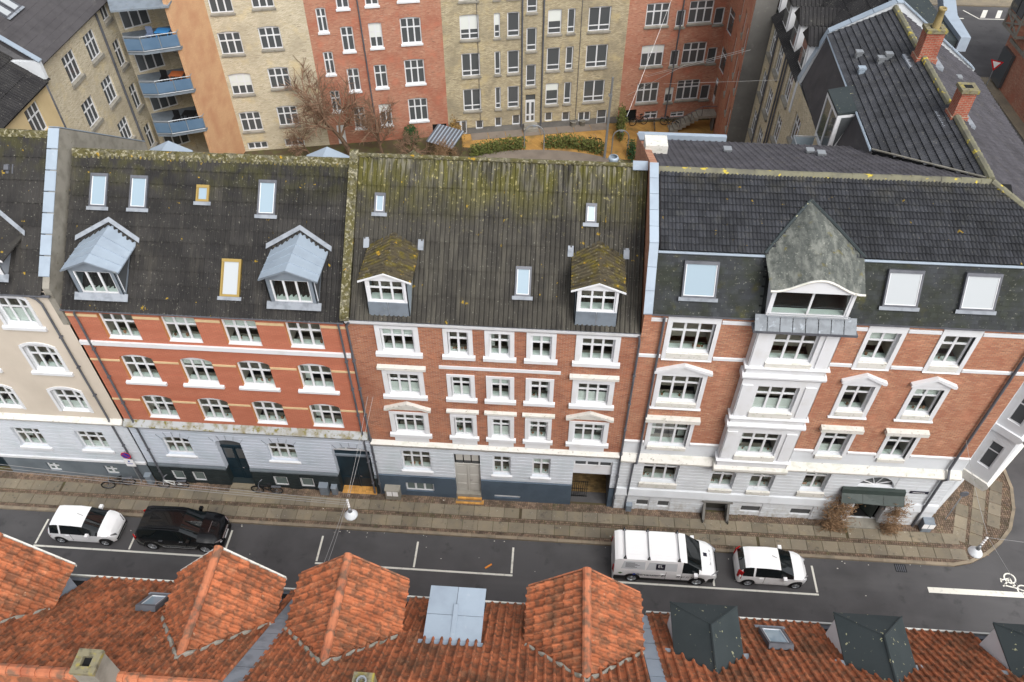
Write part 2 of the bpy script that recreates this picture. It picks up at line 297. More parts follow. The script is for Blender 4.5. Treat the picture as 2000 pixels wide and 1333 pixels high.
def _frame(w, h, nl, tr, arch, fm, t=.065, mt=.085, tt=.075):
    key = ('f', round(w, 2), round(h, 2), nl, tr, arch, fm.name, t)
    if key in _wc: return _wc[key]
    mb = MB(); hw = w/2; hr = h-arch; rects = []
    mb.box(-hw, -hw+t, 0, .07, 0, hr).box(hw-t, hw, 0, .07, 0, hr).box(-hw+t, hw-t, 0, .07, 0, t).box(-hw+t, hw-t, 0, .07, hr-t, hr)
    if isinstance(nl, int): iw = (w-2*t-(nl-1)*mt)/nl; ws = [iw]*nl
    else: tot = w-2*t-(len(nl)-1)*mt; ws = [tot*f for f in nl]
    zt = hr*(1-tr) if tr else None; x = -hw+t
    for i, ww in enumerate(ws):
        if i: mb.box(x, x+mt, .004, .066, t, hr-t); x += mt
        if tr:
            mb.box(x, x+ww, .008, .062, zt-tt/2, zt+tt/2)
            rects += [(x, x+ww, t, zt-tt/2), (x, x+ww, zt+tt/2, hr-t)]
        else: rects.append((x, x+ww, t, hr-t))
        x += ww
    if arch:
        n = 10; r = (hw*hw+arch*arch)/(2*arch); cz = hr+arch-r; th = math.asin(min(1, hw/r))
        P = [(r*math.sin(-th+2*th*i/n), .01, cz+r*math.cos(-th+2*th*i/n)) for i in range(n+1)]
        mb.prism([(-hw, .01, hr-.002)]+[(hw, .01, hr-.002)]+P[::-1][1:-1], (0, .05, 0))
    _wc[key] = (mb.mesh('window_frame', fm), rects); return _wc[key]
def panemesh(w, h, mat):
    key = ('p', round(w, 2), round(h, 2), mat.name)
    if key not in _wc: _wc[key] = MB().box(-w/2, w/2, 0, .012, 0, h).mesh('pane', mat)
    return _wc[key]
def win(par, x, z0, w, h, nl=3, tr=.36, dep=.1, y=0, arch=0, fm=None, glass=None, inside=True, rotz=0, name='window', sill=None, t=.08):
    fm = fm or white; glass = glass or pane
    me, rects = _frame(w, h, nl, tr, arch, fm, t, t+.02, t+.01)
    o = put(name, me, par, (x, y, z0), rotz)
    me2 = me
    # the frame sits dep behind the wall plane
    key = ('fd', me.name, dep)
    if key not in _wc:
        c = me.copy(); c.transform(Matrix.Translation((0, dep, 0))); _wc[key] = c
    o.data = _wc[key]
    for a, b, c, d in rects:
        put('pane', panemesh(b-a, d-c, glass), o, ((a+b)/2, dep+.03, c))
    hw = w/2
    if sill:
        ov, pr, hh, sm = sill
        MB().prism([(-hw-ov, -pr, -.02), (-hw-ov, -pr, -hh), (-hw-ov, dep, -hh), (-hw-ov, dep, .03)], (w+2*ov, 0, 0)).build('sill', sm, o)
    if inside:
        k = ('in', round(w, 2), round(h, 2), dep)
        if k not in _wc:
            mb = MB(); y0, y1, hh = dep+.08, dep+.85, h-arch
            mb.q((-hw, y1, 0), (hw, y1, 0), (hw, y1, hh), (-hw, y1, hh)).q((-hw, y0, hh), (-hw, y1, hh), (hw, y1, hh), (hw, y0, hh)).q((-hw, y0, 0), (-hw, y1, 0), (-hw, y1, hh), (-hw, y0, hh)).q((hw, y0, 0), (hw, y0, hh), (hw, y1, hh), (hw, y1, 0)).q((-hw, y0, -.3), (hw, y0, -.3), (hw, y1, -.3), (-hw, y1, -.3))
            mb.box(-hw, hw, y0, y0+.27, 0, .05, mi=1); _wc[k] = mb.mesh('room_behind', [inter, insill])
        put('room_behind', _wc[k], o)
        r = random.random(); mb = MB()
        if r < .3:
            for s in (-1, 1):
                if random.random() < .8: mb.box(min(s*hw*.97, s*hw*.62), max(s*hw*.97, s*hw*.62), dep+.5, dep+.54, .05, h-arch-.03)
            if mb.f: mb.build('curtain', curtain, o)
        elif r < .48:
            f = random.choice((.3, .4, .45)); mb.box(-hw+.05, hw-.05, dep+.1, dep+.115, .06, h*f).build('half_curtain', curtain, o)
        elif r < .6: mb.box(-hw+.05, hw-.05, dep+.1, dep+.12, h*.62, h-arch-.02).build('roller_blind', curtain, o)
        if random.random() < .55:
            for i in range(random.randint(1, 4)):
                px = random.uniform(-hw+.15, hw-.15); rr = random.uniform(.04, .075); mp = MB()
                mp.lathe([(0, .05), (rr*.7, .05), (rr, .05+rr*1.8), (0, .05+rr*1.8)], (px, dep+.2, 0), 7)
                for j in range(random.choice((0, 6, 9))):
                    a = random.random()*6.28; l = rr*random.uniform(1.2, 2.4); zz = .05+rr*1.8
                    mp.q((px, dep+.2, zz), (px+math.cos(a)*l*.6-.02, dep+.2+math.sin(a)*l*.4, zz+l), (px+math.cos(a)*l, dep+.2+math.sin(a)*l*.5, zz+l*.9), mi=1)
                mp.build('sill_pot', [potm, plantm], o)
    return o
def tile_mesh(name, prof, L, lift, mat, lip=.03, over=.04):
    """prof: [(x,h)...] across; lower edge lifted, small front lip"""
    mb = MB(); n = len(prof)
    lo = [(x, -over, h+lift) for x, h in prof]; hi = [(x, L, h) for x, h in prof]; lp = [(x, -over, h+lift-lip) for x, h in prof]
    mb.v = lp+lo+hi
    for i in range(n-1):
        mb.f += [(i, i+1, n+i+1, n+i), (n+i, n+i+1, 2*n+i+1, 2*n+i)]; mb.m += [0, 0]
    me = mb.mesh(name, mat); return me
def frame_m(O, U, V):
    U = Vector(U).normalized(); V = Vector(V).normalized(); N = U.cross(V)
    m = Matrix((U, V, N)).transposed().to_4x4(); m.translation = Vector(O); return m
def field(par, name, me, F, nu, nv, du, dv, keep=None, maxn=300, jit=.006, jr=.008, world=None, stuff=None, stag=0):
    """lays pieces on frame F; the maxn nearest the camera are objects, the rest one joined part"""
    spots = []
    for j in range(nv):
        for i in range(nu):
            x, y = i*du+(stag*du if j % 2 else 0), j*dv
            if keep and not keep(x+du/2, y+dv/2): continue
            m = F @ Matrix.Translation((x, y, random.uniform(-jit, jit))) @ Matrix.Rotation(random.uniform(-jr, jr), 4, 'Z') @ Matrix.Rotation(random.uniform(-jr, jr)*1.5, 4, 'X')
            d = ((world or Matrix()) @ m.translation-CAM).length
            spots.append((d, m))
    spots.sort(key=lambda s: s[0])
    for d, m in spots[:maxn]: put(name, me, par, mtx=m)
    rest = spots[maxn:]
    if rest:
        nv_ = len(me.vertices); vs = np.empty(nv_*3); me.vertices.foreach_get('co', vs); vs = np.c_[vs.reshape(-1, 3), np.ones(nv_)]
        fs = [tuple(p.vertices) for p in me.polygons]; V = []; Fc = []
        for k, (d, m) in enumerate(rest):
            V.append((vs @ np.array(m).T)[:, :3]); Fc += [tuple(i+k*nv_ for i in f) for f in fs]
        jm = bpy.data.meshes.new(stuff or name+'s'); jm.from_pydata(np.vstack(V).tolist(), [], Fc); jm.materials.append(me.materials[0])
        put(stuff or name+'s', jm, par, kind='stuff')
def corr_prof(w, pitch, amp, seg=4):
    n = round(w/pitch)*seg; return [(i*w/n, amp*math.sin(2*math.pi*i/seg+.6)) for i in range(n+1)]
def skylight(par, F, u, v, w, l, fm=None, gl=None, name='skylight'):
    """on slope frame F: u,v = lower-left corner, along slope"""
    o = put(name, MB().box(0, w, 0, .07, -.05, .12).box(0, w, l-.13, l, -.05, .13).box(0, .07, .07, l-.13, -.05, .12).box(w-.07, w, .07, l-.13, -.05, .12).mesh('skylight_frame', fm or gutter), par, mtx=F @ Matrix.Translation((u, v, .06)))
    MB().box(.07, w-.07, .07, l-.13, .06, .08).build('pane', gl or skyglass, o)
    MB().box(.075, w-.075, .07, .1, .08, .1).box(.075, .105, .1, l-.13, .08, .1).box(w-.105, w-.075, .1, l-.13, .08, .1).build('sash', white if fm is None else fm, o)
    MB().box(-.1, w+.1, -.16, -.002, .085, .1).build('flashing', lead, o)
    return o
def downpipe(par, pts, r=.05, name='downpipe'):
    mb = MB().tube(pts, r, 8)
    a, b = Vector(pts[-2]), Vector(pts[-1])
    n = int((a-b).length/2)
    for i in range(1, n+1):
        p = a.lerp(b, i/(n+.5)); mb.box(p.x-r*1.3, p.x+r*1.3, p.y-r*1.3, p.y+r*2, p.z-.03, p.z+.03)
    return mb.build(name, gutter, par, smooth=False)
def surround(o, w, h, dep, side=.2, top=.14, bot=.0, pr=.05, mat=None):
    hw = w/2; mat = mat or white
    return MB().box(-hw-side, -hw, -pr, dep, -bot, h+top).box(hw, hw+side, -pr, dep, -bot, h+top).box(-hw, hw, -pr, dep, h, h+top).build('surround', mat, o)
def ledge(o, hw, z0, z1, pr, mat, name='sill', y1=.02):
    return MB().prism([(-hw, -pr, z1-.04), (-hw, -pr, z0+.03), (-hw, -pr+.05, z0), (-hw, y1, z0), (-hw, y1, z1)], (2*hw, 0, 0)).build(name, mat, o)
def pediment(o, hw, z, rise, pr, mat):
    mb = MB(); t = .13
    mb.prism([(-hw+.1, -pr*.5, z), (hw-.1, -pr*.5, z), (0, -pr*.5, z+rise-.05)], (0, pr*.5, 0))
    mb.prism([(-hw, -pr, z), (-hw+.12, -pr, z), (0, -pr, z+rise), (hw-.12, -pr, z), (hw, -pr, z), (hw, -pr, z+t), (0, -pr, z+rise+t), (-hw, -pr, z+t)], (0, pr+.01, 0))
    return mb.build('pediment', mat, o)
def slopeframe(x0, ye, ze, yr, zr): return frame_m((x0, ye, ze), (1, 0, 0), (0, yr-ye, zr-ze))
def sheets_roof(par, x0, x1, ye, ze, yr, zr, mat, sw, sl, pitch=.23, amp=.055, keep=None, backs=True):
    F = slopeframe(x0, ye, ze, yr, zr); L = math.hypot(yr-ye, zr-ze); nv = round(L/sl); sl = L/nv; nu = round((x1-x0)/sw); sw = (x1-x0)/nu
    r = put('roof', MB().prism([(x0, ye+.02, ze-.06), (x0, yr, zr-.05), (x0, yr, zr-.25), (x0, ye+.1, ze-.25)], (x1-x0, 0, 0)).mesh('roof_deck', dark), par)
    me = tile_mesh('roof_sheet', corr_prof(sw, pitch, amp), sl, .06, mat, lip=.012, over=.08)
    field(r, 'roof_sheet', me, F @ Matrix.Translation((0, 0, .03)), nu, nv, sw, sl, keep, 300, .003, .002)
    if backs: MB().prism([(x0, yr+.02, zr+.02), (x0, 2*yr-ye, ze), (x0, 2*yr-ye, ze-.1), (x0, yr+.02, zr-.1)], (x1-x0, 0, 0)).build('rear_slope', mat, par)
    return r, F, L
def ridgecaps(par, x0, x1, y, z, mat, n, r=.16, name='ridge_cap'):
    w = (x1-x0)/n; mb = MB(); mb.v = []
    prof = [(-r*1.25, -r*1.0), (-r*.75, -.02), (-.05, r*.45), (.05, r*.45), (r*.75, -.02), (r*1.25, -r*1.0)]
    k = len(prof)
    for xx, s in ((-.02, 1.06), (w, .97)):
        mb.v += [(xx, a*s, b*s) for a, b in prof]
    for i in range(k-1): mb.f.append((i, k+i, k+i+1, i+1)); mb.m.append(0)
    mb.f.append(tuple(range(k))); mb.m.append(0)
    me = mb.mesh(name, mat)
    for i in range(n): put(name, me, par, (x0+i*w, y+random.uniform(-.01, .01), z+random.uniform(-.008, .012)))
def shell(par, x0, x1, y1, z1, mat):
    MB().q((x0, .3, 0), (x0, y1, 0), (x0, y1, z1), (x0, .3, z1)).q((x1, .3, 0), (x1, .3, z1), (x1, y1, z1), (x1, y1, 0)).q((x0, y1, 0), (x1, y1, 0), (x1, y1, z1), (x0, y1, z1)).build('rear_and_party_walls', mat, par)
# ================= house A: beige rendered =================
A_ = thing('rendered_house', 'beige rendered house with white arched window surrounds at the left edge of the street', 'house', (-21.3, 0, 0))
def ax(x): return x+21.3
ops = []; wins = []
for xc in (-23.46, -26.95, -30.44):
    for z0, h in ((11.84, 1.55), (8.82, 1.55), (5.77, 1.52)):
        ops.append((ax(xc)-.75, ax(xc)+.75, z0, z0+h+.27, .27)); wins.append((ax(xc), z0, 1.5, h, z0))
gops = [(ax(c)-.75, ax(c)+.75, 2.62, 4.14) for c in (-23.56, -26.95, -30.4)]
bops = [(ax(c)-.36, ax(c)+.36, .4, 1.17) for c in (-23.5, -26.74)]
wall(A_, 'upper_wall', ax(-32.5), 0, 5.2, 14.0, ops, beige, rev=.2, revmat=white)
wall(A_, 'ground_floor_wall', ax(-32.5), 0, 1.6, 5.2, gops, stucco)
courses(A_, 'rusticated_courses', ax(-32.5), 0, 1.75, 4.75, .3, gops, stucco)
wall(A_, 'plinth', ax(-32.5), 0, -.05, 1.6, bops+[(ax(-32), ax(-29.35), 0, 1.5)], plinthgrey, y=-.05, rev=.25)
MB().box(ax(-32.5), 0, -.11, .01, 1.56, 1.72).build('base_band', white, A_)
MB().prism([(ax(-32.5), -.2, 5.0), (ax(-32.5), -.26, 5.18), (ax(-32.5), 0, 5.36), (ax(-32.5), .01, 4.9), (ax(-32.5), -.12, 4.9)], (11.2, 0, 0)).build('cornice', whitedirty, A_)
MB().box(ax(-32), ax(-29.35), .3, .35, 0, 1.5).build('entrance_door', doorgreen, A_)
for x, z0, w, h, _ in wins:
    o = win(A_, x, z0, w, h+.25, (.3, .4, .3), .36, dep=.17, arch=.25)
    n = 10; hw = .75; a = .27; r = (hw*hw+a*a)/(2*a); cz = h+.27-r
    mb = MB()
    for s in (-1, 1): mb.box(min(s*hw, s*(hw+.14)), max(s*hw, s*(hw+.14)), -.04, .02, 0, h+.02)
    P = [(math.sin(t)*r, math.cos(t)*r+cz) for t in [(-1+2*i/n)*math.asin(hw/r) for i in range(n+1)]]
    for (x0, z_0), (x1, z_1) in zip(P, P[1:]): mb.prism([(x0, -.04, z_0), (x1, -.04, z_1), (x1*1.19, -.04, z_1+.12), (x0*1.19, -.04, z_0+.12)], (0, .06, 0))
    mb.build('surround', white, o)
    if z0 > 6: ledge(o, 1.0, -.25, -.02, .13, white)
for a, b, c, d in gops:
    o = win(A_, (a+b)/2, c, b-a, d-c, (.3, .4, .3), .36, dep=.12); ledge(o, .87, -.24, -.0, .12, white)
for a, b, c, d in bops: win(A_, (a+b)/2, c, b-a, d-c, 2, .5, dep=.1, y=-.05, glass=panebase, inside=False)
r, FA, LA = sheets_roof(A_, ax(-33), -.35, -.1, 13.92, 5, 18.56, corrB, 1.05, 1.05, pitch=.23)
ridgecaps(r, ax(-33), -.4, 5, 18.62, ridgemoss, 10)
MB().tube([(ax(-33), -.16, 13.84), (-.05, -.16, 13.84)], .06, 8).build('gutter', gutter, A_)
downpipe(A_, [(-.95, -.16, 13.8), (-.75, -.12, 13.6), (-.65, -.1, 13.3), (-.65, -.1, .2)])
shell(A_, ax(-32.5), -.02, 10, 14, beige)
g = MB().prism([(-.02, -.3, 13.4), (-.02, 5, 17.9), (-.02, 10.6, 13.9), (-.02, 10.6, 12), (-.02, -.3, 12)], (-.3, 0, 0))
# party parapet, stepped above both roofs
MB().prism([(-.28, -.05, 14.2), (-.28, 5, 18.85), (-.28, 10.8, 14.6), (-.28, 10.8, 12), (-.28, 0, 12)], (.3, 0, 0)).build('party_wall', concrete, A_)
nseg = 7
for i in range(nseg):
    t0, t1 = i/nseg, (i+1)/nseg-.01
    y0, y1 = .3+4.7*t0, .3+4.7*t1
    zf = lambda y: 14.2+(y+.05)*(18.85-14.2)/5.05
    MB().prism([(-.45, y0, zf(y0)+.03), (.03, y0, zf(y0)+.03), (.03, y0, zf(y0)+.07), (-.45, y0, zf(y0)+.07)], (0, y1-y0, zf(y1)-zf(y0))).build('coping', zinc, A_)
MB().prism([(-.45, 5, 18.88), (.03, 5, 18.88), (.03, 5, 18.93), (-.45, 5, 18.93)], (0, 5.8, -4.25)).build('coping', zinc, A_)
for sx in (-.3, ):
    F = FA @ Matrix.Translation((ax(-23.5)-ax(-33), 5.3, .04)); v = put('roof_vent', MB().box(-.2, .2, -.2, .2, 0, .03).box(-.1, .1, -.08, .14, .03, .2).mesh('roof_vent', gutter), A_, mtx=F)
def zslope(F_ye, F_ze, tan): return lambda y: F_ze+(y-F_ye)*tan
def gdormer(par, xc, yf, hw, zbase, zeave, zridge, rhw, zs, tan, rmat, cmat, w, wz0, wh, nl, tr, apron=None, seams=False, over=.2, fmat=None, corr=False, glazed=False):
    """gable dormer on a front slope; zs(y) main slope height"""
    yr_e = (zeave-zs(0))/tan; yr_r = (zridge-zs(0))/tan
    d = thing('dormer', '', '', (xc, yf, 0)); d.parent = par; del d['label'], d['category']
    b = zbase
    mb = MB()
    for s in (-1, 1):
        x = s*hw; P = [(x, 0, b), (x, 0, zeave+.02), (x, yr_e-yf, zeave+.02)]
        mb = MB().prism(P if s > 0 else P[::-1], (-s*.05, 0, 0)); mb.build('cheek', cmat, d)
        if glazed: MB().prism([(x+s*.004, .12, b+.32), (x+s*.004, .12, zeave-.1), (x+s*.004, yr_e-yf-.35, zeave-.1)], (s*.01, 0, 0)).build('cheek_pane', panefar, d); MB().tube([(x+s*.01, .1, b+.28), (x+s*.01, .1, zeave-.08), (x+s*.01, yr_e-yf-.3, zeave-.08)], .02, 4).build('cheek_frame', white, d)
    hole = (-w/2, w/2, wz0, wz0+wh)
    wall(d, 'front', -hw, hw, b, zeave+.02, [hole], fmat or cmat, rev=.1)
    MB().prism([(-hw, 0, zeave+.02), (hw, 0, zeave+.02), (0, 0, zridge-.06)], (0, .06, 0)).build('gable', fmat or cmat, d)
    # roof slopes
    for s in (-1, 1):
        a0 = Vector((0, -over, zridge)); a1 = Vector((0, yr_r-yf, zridge)); e0 = Vector((s*rhw, -over, zeave-.03)); e1 = Vector((s*rhw, yr_e-yf+.03, zeave-.03))
        n = Vector((0, 0, -.05)); P = [a0, a1, e1, e0]
        mb = MB().prism(P if s < 0 else P[::-1], (0, 0, -.06)); rs = mb.build('roof_slope', rmat, d)
        if seams:
            for t in (.22, .45, .68):
                p0 = a0.lerp(a1, t); p1 = e0.lerp(e1, t); MB().tube([p0+Vector((0, 0, .02)), p1+Vector((0, 0, .02))], .018, 4).build('seam', rmat, d)
        if corr:
            for k in range(12):
                t = (k+.5)/12; p0 = a0.lerp(a1, t); p1 = e0.lerp(e1, t); MB().tube([p0+Vector((0, 0, .0)), p1+Vector((0, 0, .0))], .05, 6).build('corrugation', rmat, d)
    MB().prism([(-rhw, -over-.02, zeave-.09), (-rhw, -over-.02, zeave-.01), (0, -over-.02, zridge+.02), (rhw, -over-.02, zeave-.01), (rhw, -over-.02, zeave-.09), (0, -over-.02, zridge-.06)], (0, .035, 0)).build('bargeboard', fmat or cmat, d)
    me, rects = _frame(w, wh, nl, tr, 0, white)
    put('window_frame', me, d, (0, .05, wz0))
    for q in rects: put('pane', panemesh(q[1]-q[0], q[3]-q[2], pane), d, ((q[0]+q[1])/2, .08, wz0+q[2]))
    mb = MB().q((-w/2, .9, wz0), (w/2, .9, wz0), (w/2, .9, wz0+wh), (-w/2, .9, wz0+wh)).q((-w/2, .12, wz0+wh), (-w/2, .9, wz0+wh), (w/2, .9, wz0+wh), (w/2, .12, wz0+wh)).q((-w/2, .12, wz0-.2), (w/2, .12, wz0-.2), (w/2, .9, wz0-.2), (-w/2, .9, wz0-.2)).box(-w/2, w/2, .13, .5, wz0, wz0+.04, mi=1)
    mb.build('room_behind', [inter, insill], d)
    fl = MB()
    for s in (-1, 1):
        p0 = Vector((s*(rhw+.18), yr_e-yf-.15, zs(yf+yr_e-yf-.15)+.2)); p1 = Vector((0, yr_r-yf-.06, zridge+.14))
        wv = Vector((0, .16, .14)); P = [p0, p1, p1+wv, p0+wv]; fl.prism(P if s > 0 else P[::-1], (0, 0, .02))
    if not corr: fl.build('valley_flashing', lead, d)
    else:
        for s in (-1, 1): MB().box(-.12, .12, -.16, .3, 0, .03).build('flashing_patch', lead, d).matrix_basis = Matrix.Translation((s*(rhw+.06), yr_e-yf-.05, zs(yr_e-.05)+.12)) @ Matrix.Rotation(math.atan(tan), 4, 'X')
    if apron:
        z0, ww = apron
        for s in (-1, 1): MB().box(min(s*.01, s*ww), max(s*.01, s*ww), -.04, -.01, z0, wz0-.03).build('apron_panel', zincdk, d)
    else: MB().prism([(-hw-.15, -.22, b-.02), (hw+.15, -.22, b-.02), (hw+.15, .03, b+.2), (-hw-.15, .03, b+.2)], (0, -.01, .03)).build('lead_apron', lead, d)
    return d
zsA = zslope(-.1, 13.92, .91)
gdormer(A_, ax(-24.3), .2, 1.2, 14.45, 15.6, 16.4, 1.6, zsA, .91, corrB, lead, 1.9, 14.6, 1.0, 3, 0, fmat=white)
# ================= house B: red smooth brick, blue-grey ground floor =================
B_ = thing('red_house', 'red brick house with cream bands, blue-grey ground floor and two zinc dormers', 'house', (-21.2, 0, 0))
bx = lambda x: x+21.2; BW = 12.4
XC = [-19.0, -16.22, -13.53, -10.7]
r1 = [(bx(c)-.78, bx(c)+.78, 11.26, 12.82) for c in XC]; r2 = [(bx(c)-.78, bx(c)+.78, 8.44, 10.24, .22) for c in XC]; r3 = [(bx(c)-.78, bx(c)+.78, 5.62, 7.4, .22) for c in XC]
g = [(bx(-19.05)-.73, bx(-19.05)+.73, 2.57, 4.07, .15), (bx(-16.28)-.66, bx(-16.28)+.66, .3, 4.05, .18), (bx(-13.53)-.73, bx(-13.53)+.73, 2.57, 4.07, .15), (bx(-9.9)-.98, bx(-9.9)+.98, .1, 4.0, .2)]
bw = [(bx(a), bx(b), .3, 1.12) for a, b in ((-20.1, -19.42), (-18.97, -18.27), (-14.5, -13.72), (-13.05, -12.3))]
wall(B_, 'upper_wall', 0, BW, 5.1, 13.25, r1+r2+r3, redplaster, rev=.2, revmat=ochre, botmat=white)
wall(B_, 'ground_floor_wall', 0, BW, 1.5, 5.1, g, stuccoB, rev=.35)
courses(B_, 'rusticated_courses', 0, BW, 1.72, 4.72, .25, g, stuccoB, pr=.02)
wall(B_, 'plinth', 0, BW, -.05, 1.5, g+bw, plinthdark, y=-.06, rev=.4)
courses(B_, 'plinth_courses', 0, BW, .0, 1.45, .36, g+bw, plinthdark, y=-.06, pr=.035, gap=.04)
for a, b in ((0, g[1][0]), (g[1][1], g[3][0]), (g[3][1], BW)):
    MB().prism([(a, -.1, 1.5), (a, -.1, 1.6), (a, -.03, 1.74), (a, .0, 1.5)], (b-a, 0, 0)).build('plinth_moulding', plinthgrey, B_)
# voussoir joints radiating over ground-floor openings
for o in g:
    cx = (o[0]+o[1])/2; mb = MB()
    for t in (-.55, -.27, 0, .27, .55):
        p = Vector((cx+math.sin(t)*1.35, -.033, o[3]-1.25+math.cos(t)*1.35)); q = Vector((cx+math.sin(t)*1.7, -.033, o[3]-1.25+math.cos(t)*1.7)); mb.tube([p, q], .013, 4)
    mb.build('voussoir_joints', zincdk, B_)
for z, m_, pr, hh, cut in ((10.85, white, .1, .24, ()), (9.75, cream, .025, .12, r2), (6.92, cream, .025, .12, r3), (12.6, cream, .025, .14, r1)):
    xs = 0
    for c in [(o[0]-.02, o[1]+.02) for o in cut]+[(BW, BW)]:
        if c[0] > xs: MB().box(xs, c[0], -pr, .01, z, z+hh).build('string_course', m_, B_)
        xs = c[1]
MB().prism([(0, -.26, 5.02), (0, -.3, 5.14), (0, .02, 5.42), (0, .02, 4.85), (0, -.12, 4.85)], (BW, 0, 0)).build('cornice', moss_ledge, B_)
for o in r1: win(B_, (o[0]+o[1])/2, o[2], 1.56, 1.56, 3, .36, dep=.15)
for o in r2: w_ = win(B_, (o[0]+o[1])/2, o[2], 1.56, 1.8, 3, .36, dep=.15, arch=.22); ledge(w_, .98, -.2, .0, .13, white)
for o in r3: win(B_, (o[0]+o[1])/2, o[2], 1.56, 1.78, 3, .36, dep=.15, arch=.22)
for i in (0, 2): o = g[i]; w_ = win(B_, (o[0]+o[1])/2, o[2], 1.46, 1.5, 3, .36, dep=.15, arch=.15); ledge(w_, .84, -.18, 0, .1, white)
for o in bw: win(B_, (o[0]+o[1])/2, o[2], o[1]-o[0], o[3]-o[2], 1, 0, dep=.04, y=-.06, inside=False, glass=panebase)
def panel_door(par, x0, x1, z0, z1, y, mat, leaves, rows, name='door', handle=True):
    d = put(name, MB().box(x0, x1, y, y+.06, z0, z1).mesh('door_slab', mat), par); w = (x1-x0)/leaves
    for i in range(leaves):
        for a, b, gl in rows:
            MB().box(x0+i*w+.1, x0+(i+1)*w-.1, y-.025, y-.002, z0+(z1-z0)*a, z0+(z1-z0)*b).build('pane' if gl else 'door_panel', panefar if gl else mat, d)
    if leaves > 1: MB().box(x0+w-.03, x0+w+.03, y-.04, y-.002, z0+.02, z1-.02).build('cover_strip', mat, d)
    if handle: MB().tube([(x0+w+.1, y-.06, z0+1.05), (x0+w+.22, y-.06, z0+1.05)], .02, 6).build('handle', chrome, d)
    return d
o = g[1]; panel_door(B_, o[0], o[1], .3, 3.1, .3, doorgreen, 2, ((.06, .3, 0), (.36, .62, 0), (.66, .95, 1)))
MB().box(o[0], o[1], .26, .34, 3.1, 3.22).build('door_transom', doorgreen, B_); MB().box(o[0], o[1], .33, .35, 3.22, 4.05).build('fanlight', panefar, B_)
st = MB()
for k in range(2): st.box(o[0]+.05-.1*(1-k), o[1]-.05+.1*(1-k), -.75+.4*k-.06, .3, 0+.14*k, .14*(k+1)+.0)
st.build('door_steps', slabm, B_)
o = g[3]; d = panel_door(B_, o[0], o[1], .1, 3.0, .32, doorgreen, 2, ((.05, .3, 0), (.36, .94, 0)), 'gate_door')
MB().box(o[0], o[1], .2, .34, 2.95, 3.08).build('gate_lintel', zincdk, B_); MB().box(o[0], o[1], .25, .33, 3.42, 3.5).build('gate_head', white, B_)
MB().box(o[0], o[1], .29, .31, 3.08, 3.42).build('gate_top_panel', doorgreen, B_)
win(B_, (o[0]+o[1])/2, 3.5, 1.96, .5, 3, 0, dep=.22, arch=.18, inside=False, glass=panefar)
brk = MB().box(-.1, .1, -.055, .055, 0, .09).mesh('threshold_brick', yellowbr)
for i in range(9):
    for j in range(5): put('threshold_brick', brk, B_, (o[0]+.14+.21*i, -.12+.115*j, .02))
r, FB, LB = sheets_roof(B_, .1, BW+.05, -.1, 13.16, 5, 17.75, corrB, 1.02, .62, pitch=.22)
ridgecaps(r, .1, BW, 5, 17.8, ridgemoss, 11, r=.2)
MB().tube([(.0, -.16, 13.1), (BW, -.16, 13.1)], .06, 8).build('gutter', gutter, B_)
downpipe(B_, [(.6, -.16, 13.05), (.5, -.12, 12.8), (.5, -.1, 12.5), (.5, -.1, .1)])
downpipe(B_, [(BW-.25, -.16, 13.05), (BW-.25, -.12, 12.8), (BW-.25, -.1, 12.5), (BW-.25, -.1, .15)])
shell(B_, .02, BW-.02, 10, 13.2, brickY)
zsB = zslope(-.1, 13.16, .9)
for xc in (-19.25, -10.87): gdormer(B_, bx(xc), .2, 1.02, 13.62, 15.16, 15.66, 1.24, zsB, .9, zinc, zincdk, 1.64, 13.82, 1.24, 3, 0, seams=True, over=.1, glazed=True)
sec = 1/math.cos(math.atan(.9))
brass = M('brass_skylight_frame', rgb(150, 128, 74), .5, metal=.3)
for x, y, w, l, fm, gl in ((-20.17, 3.2, .77, 1.45, None, None), (-18.4, 3.2, .77, 1.42, None, None), (-15.47, 3.5, .56, .72, brass, None), (-12.77, 3.16, .78, 1.5, None, None), (-14.15, .5, .84, 1.62, brass, skyglass_w)):
    skylight(B_, FB, bx(x)-.1, (y+.1)*sec, w, l, fm, gl)
# ================= house C: brown-orange brick with white window surrounds =================
C_ = thing('brick_house', 'brown-orange brick house with white window surrounds and a mossy corrugated roof', 'house', (-8.75, 0, 0))
cx_ = lambda x: x+8.75; CW = 12.5
c3 = [-6.6, 2.05]; c2 = [-3.96, -2.16, -.36]
rows = (11.34, 8.45, 5.55); W3, W2, WH = 1.44, .9, 1.44
ops = []
for z in rows:
    ops += [(cx_(c)-W3/2, cx_(c)+W3/2, z, z+WH) for c in c3] + [(cx_(c)-W2/2, cx_(c)+W2/2, z, z+WH) for c in c2]
gate = (cx_(1.5), cx_(3.45), -.1, 3.97); door = (cx_(-4.6), cx_(-3.26), .55, 3.96)
g = [(cx_(-6.55)-.75, cx_(-6.55)+.75, 2.4, 4.0), (cx_(-2.15)-.46, cx_(-2.15)+.46, 2.4, 3.96), (cx_(-.13)-.46, cx_(-.13)+.46, 2.4, 3.96), gate, door]
bw = [(cx_(-7.3), cx_(-5.78), .5, 1.28), (cx_(-2.56), cx_(-1.17), .32, .6)]
wall(C_, 'upper_wall', 0, CW, 4.5, 13.0, ops, brickC, rev=.12, revmat=white)
wall(C_, 'ground_floor_wall', 0, CW, 1.75, 4.5, g, stucco, rev=.2)
courses(C_, 'rusticated_courses', 0, CW, 1.85, 4.3, .27, g, stucco, pr=.022)
for a, b in ((0, door[0]), (door[1], gate[0]), (gate[1], CW)): wall(C_, 'plinth', a, b, -.05, 1.8, bw, plinthblue, y=-.07, rev=.3)
MB().prism([(0, -.08, 1.8), (0, -.1, 1.86), (0, .0, 1.92), (0, .0, 1.8)], (door[0], 0, 0)).build('plinth_cap', plinthblue, C_)
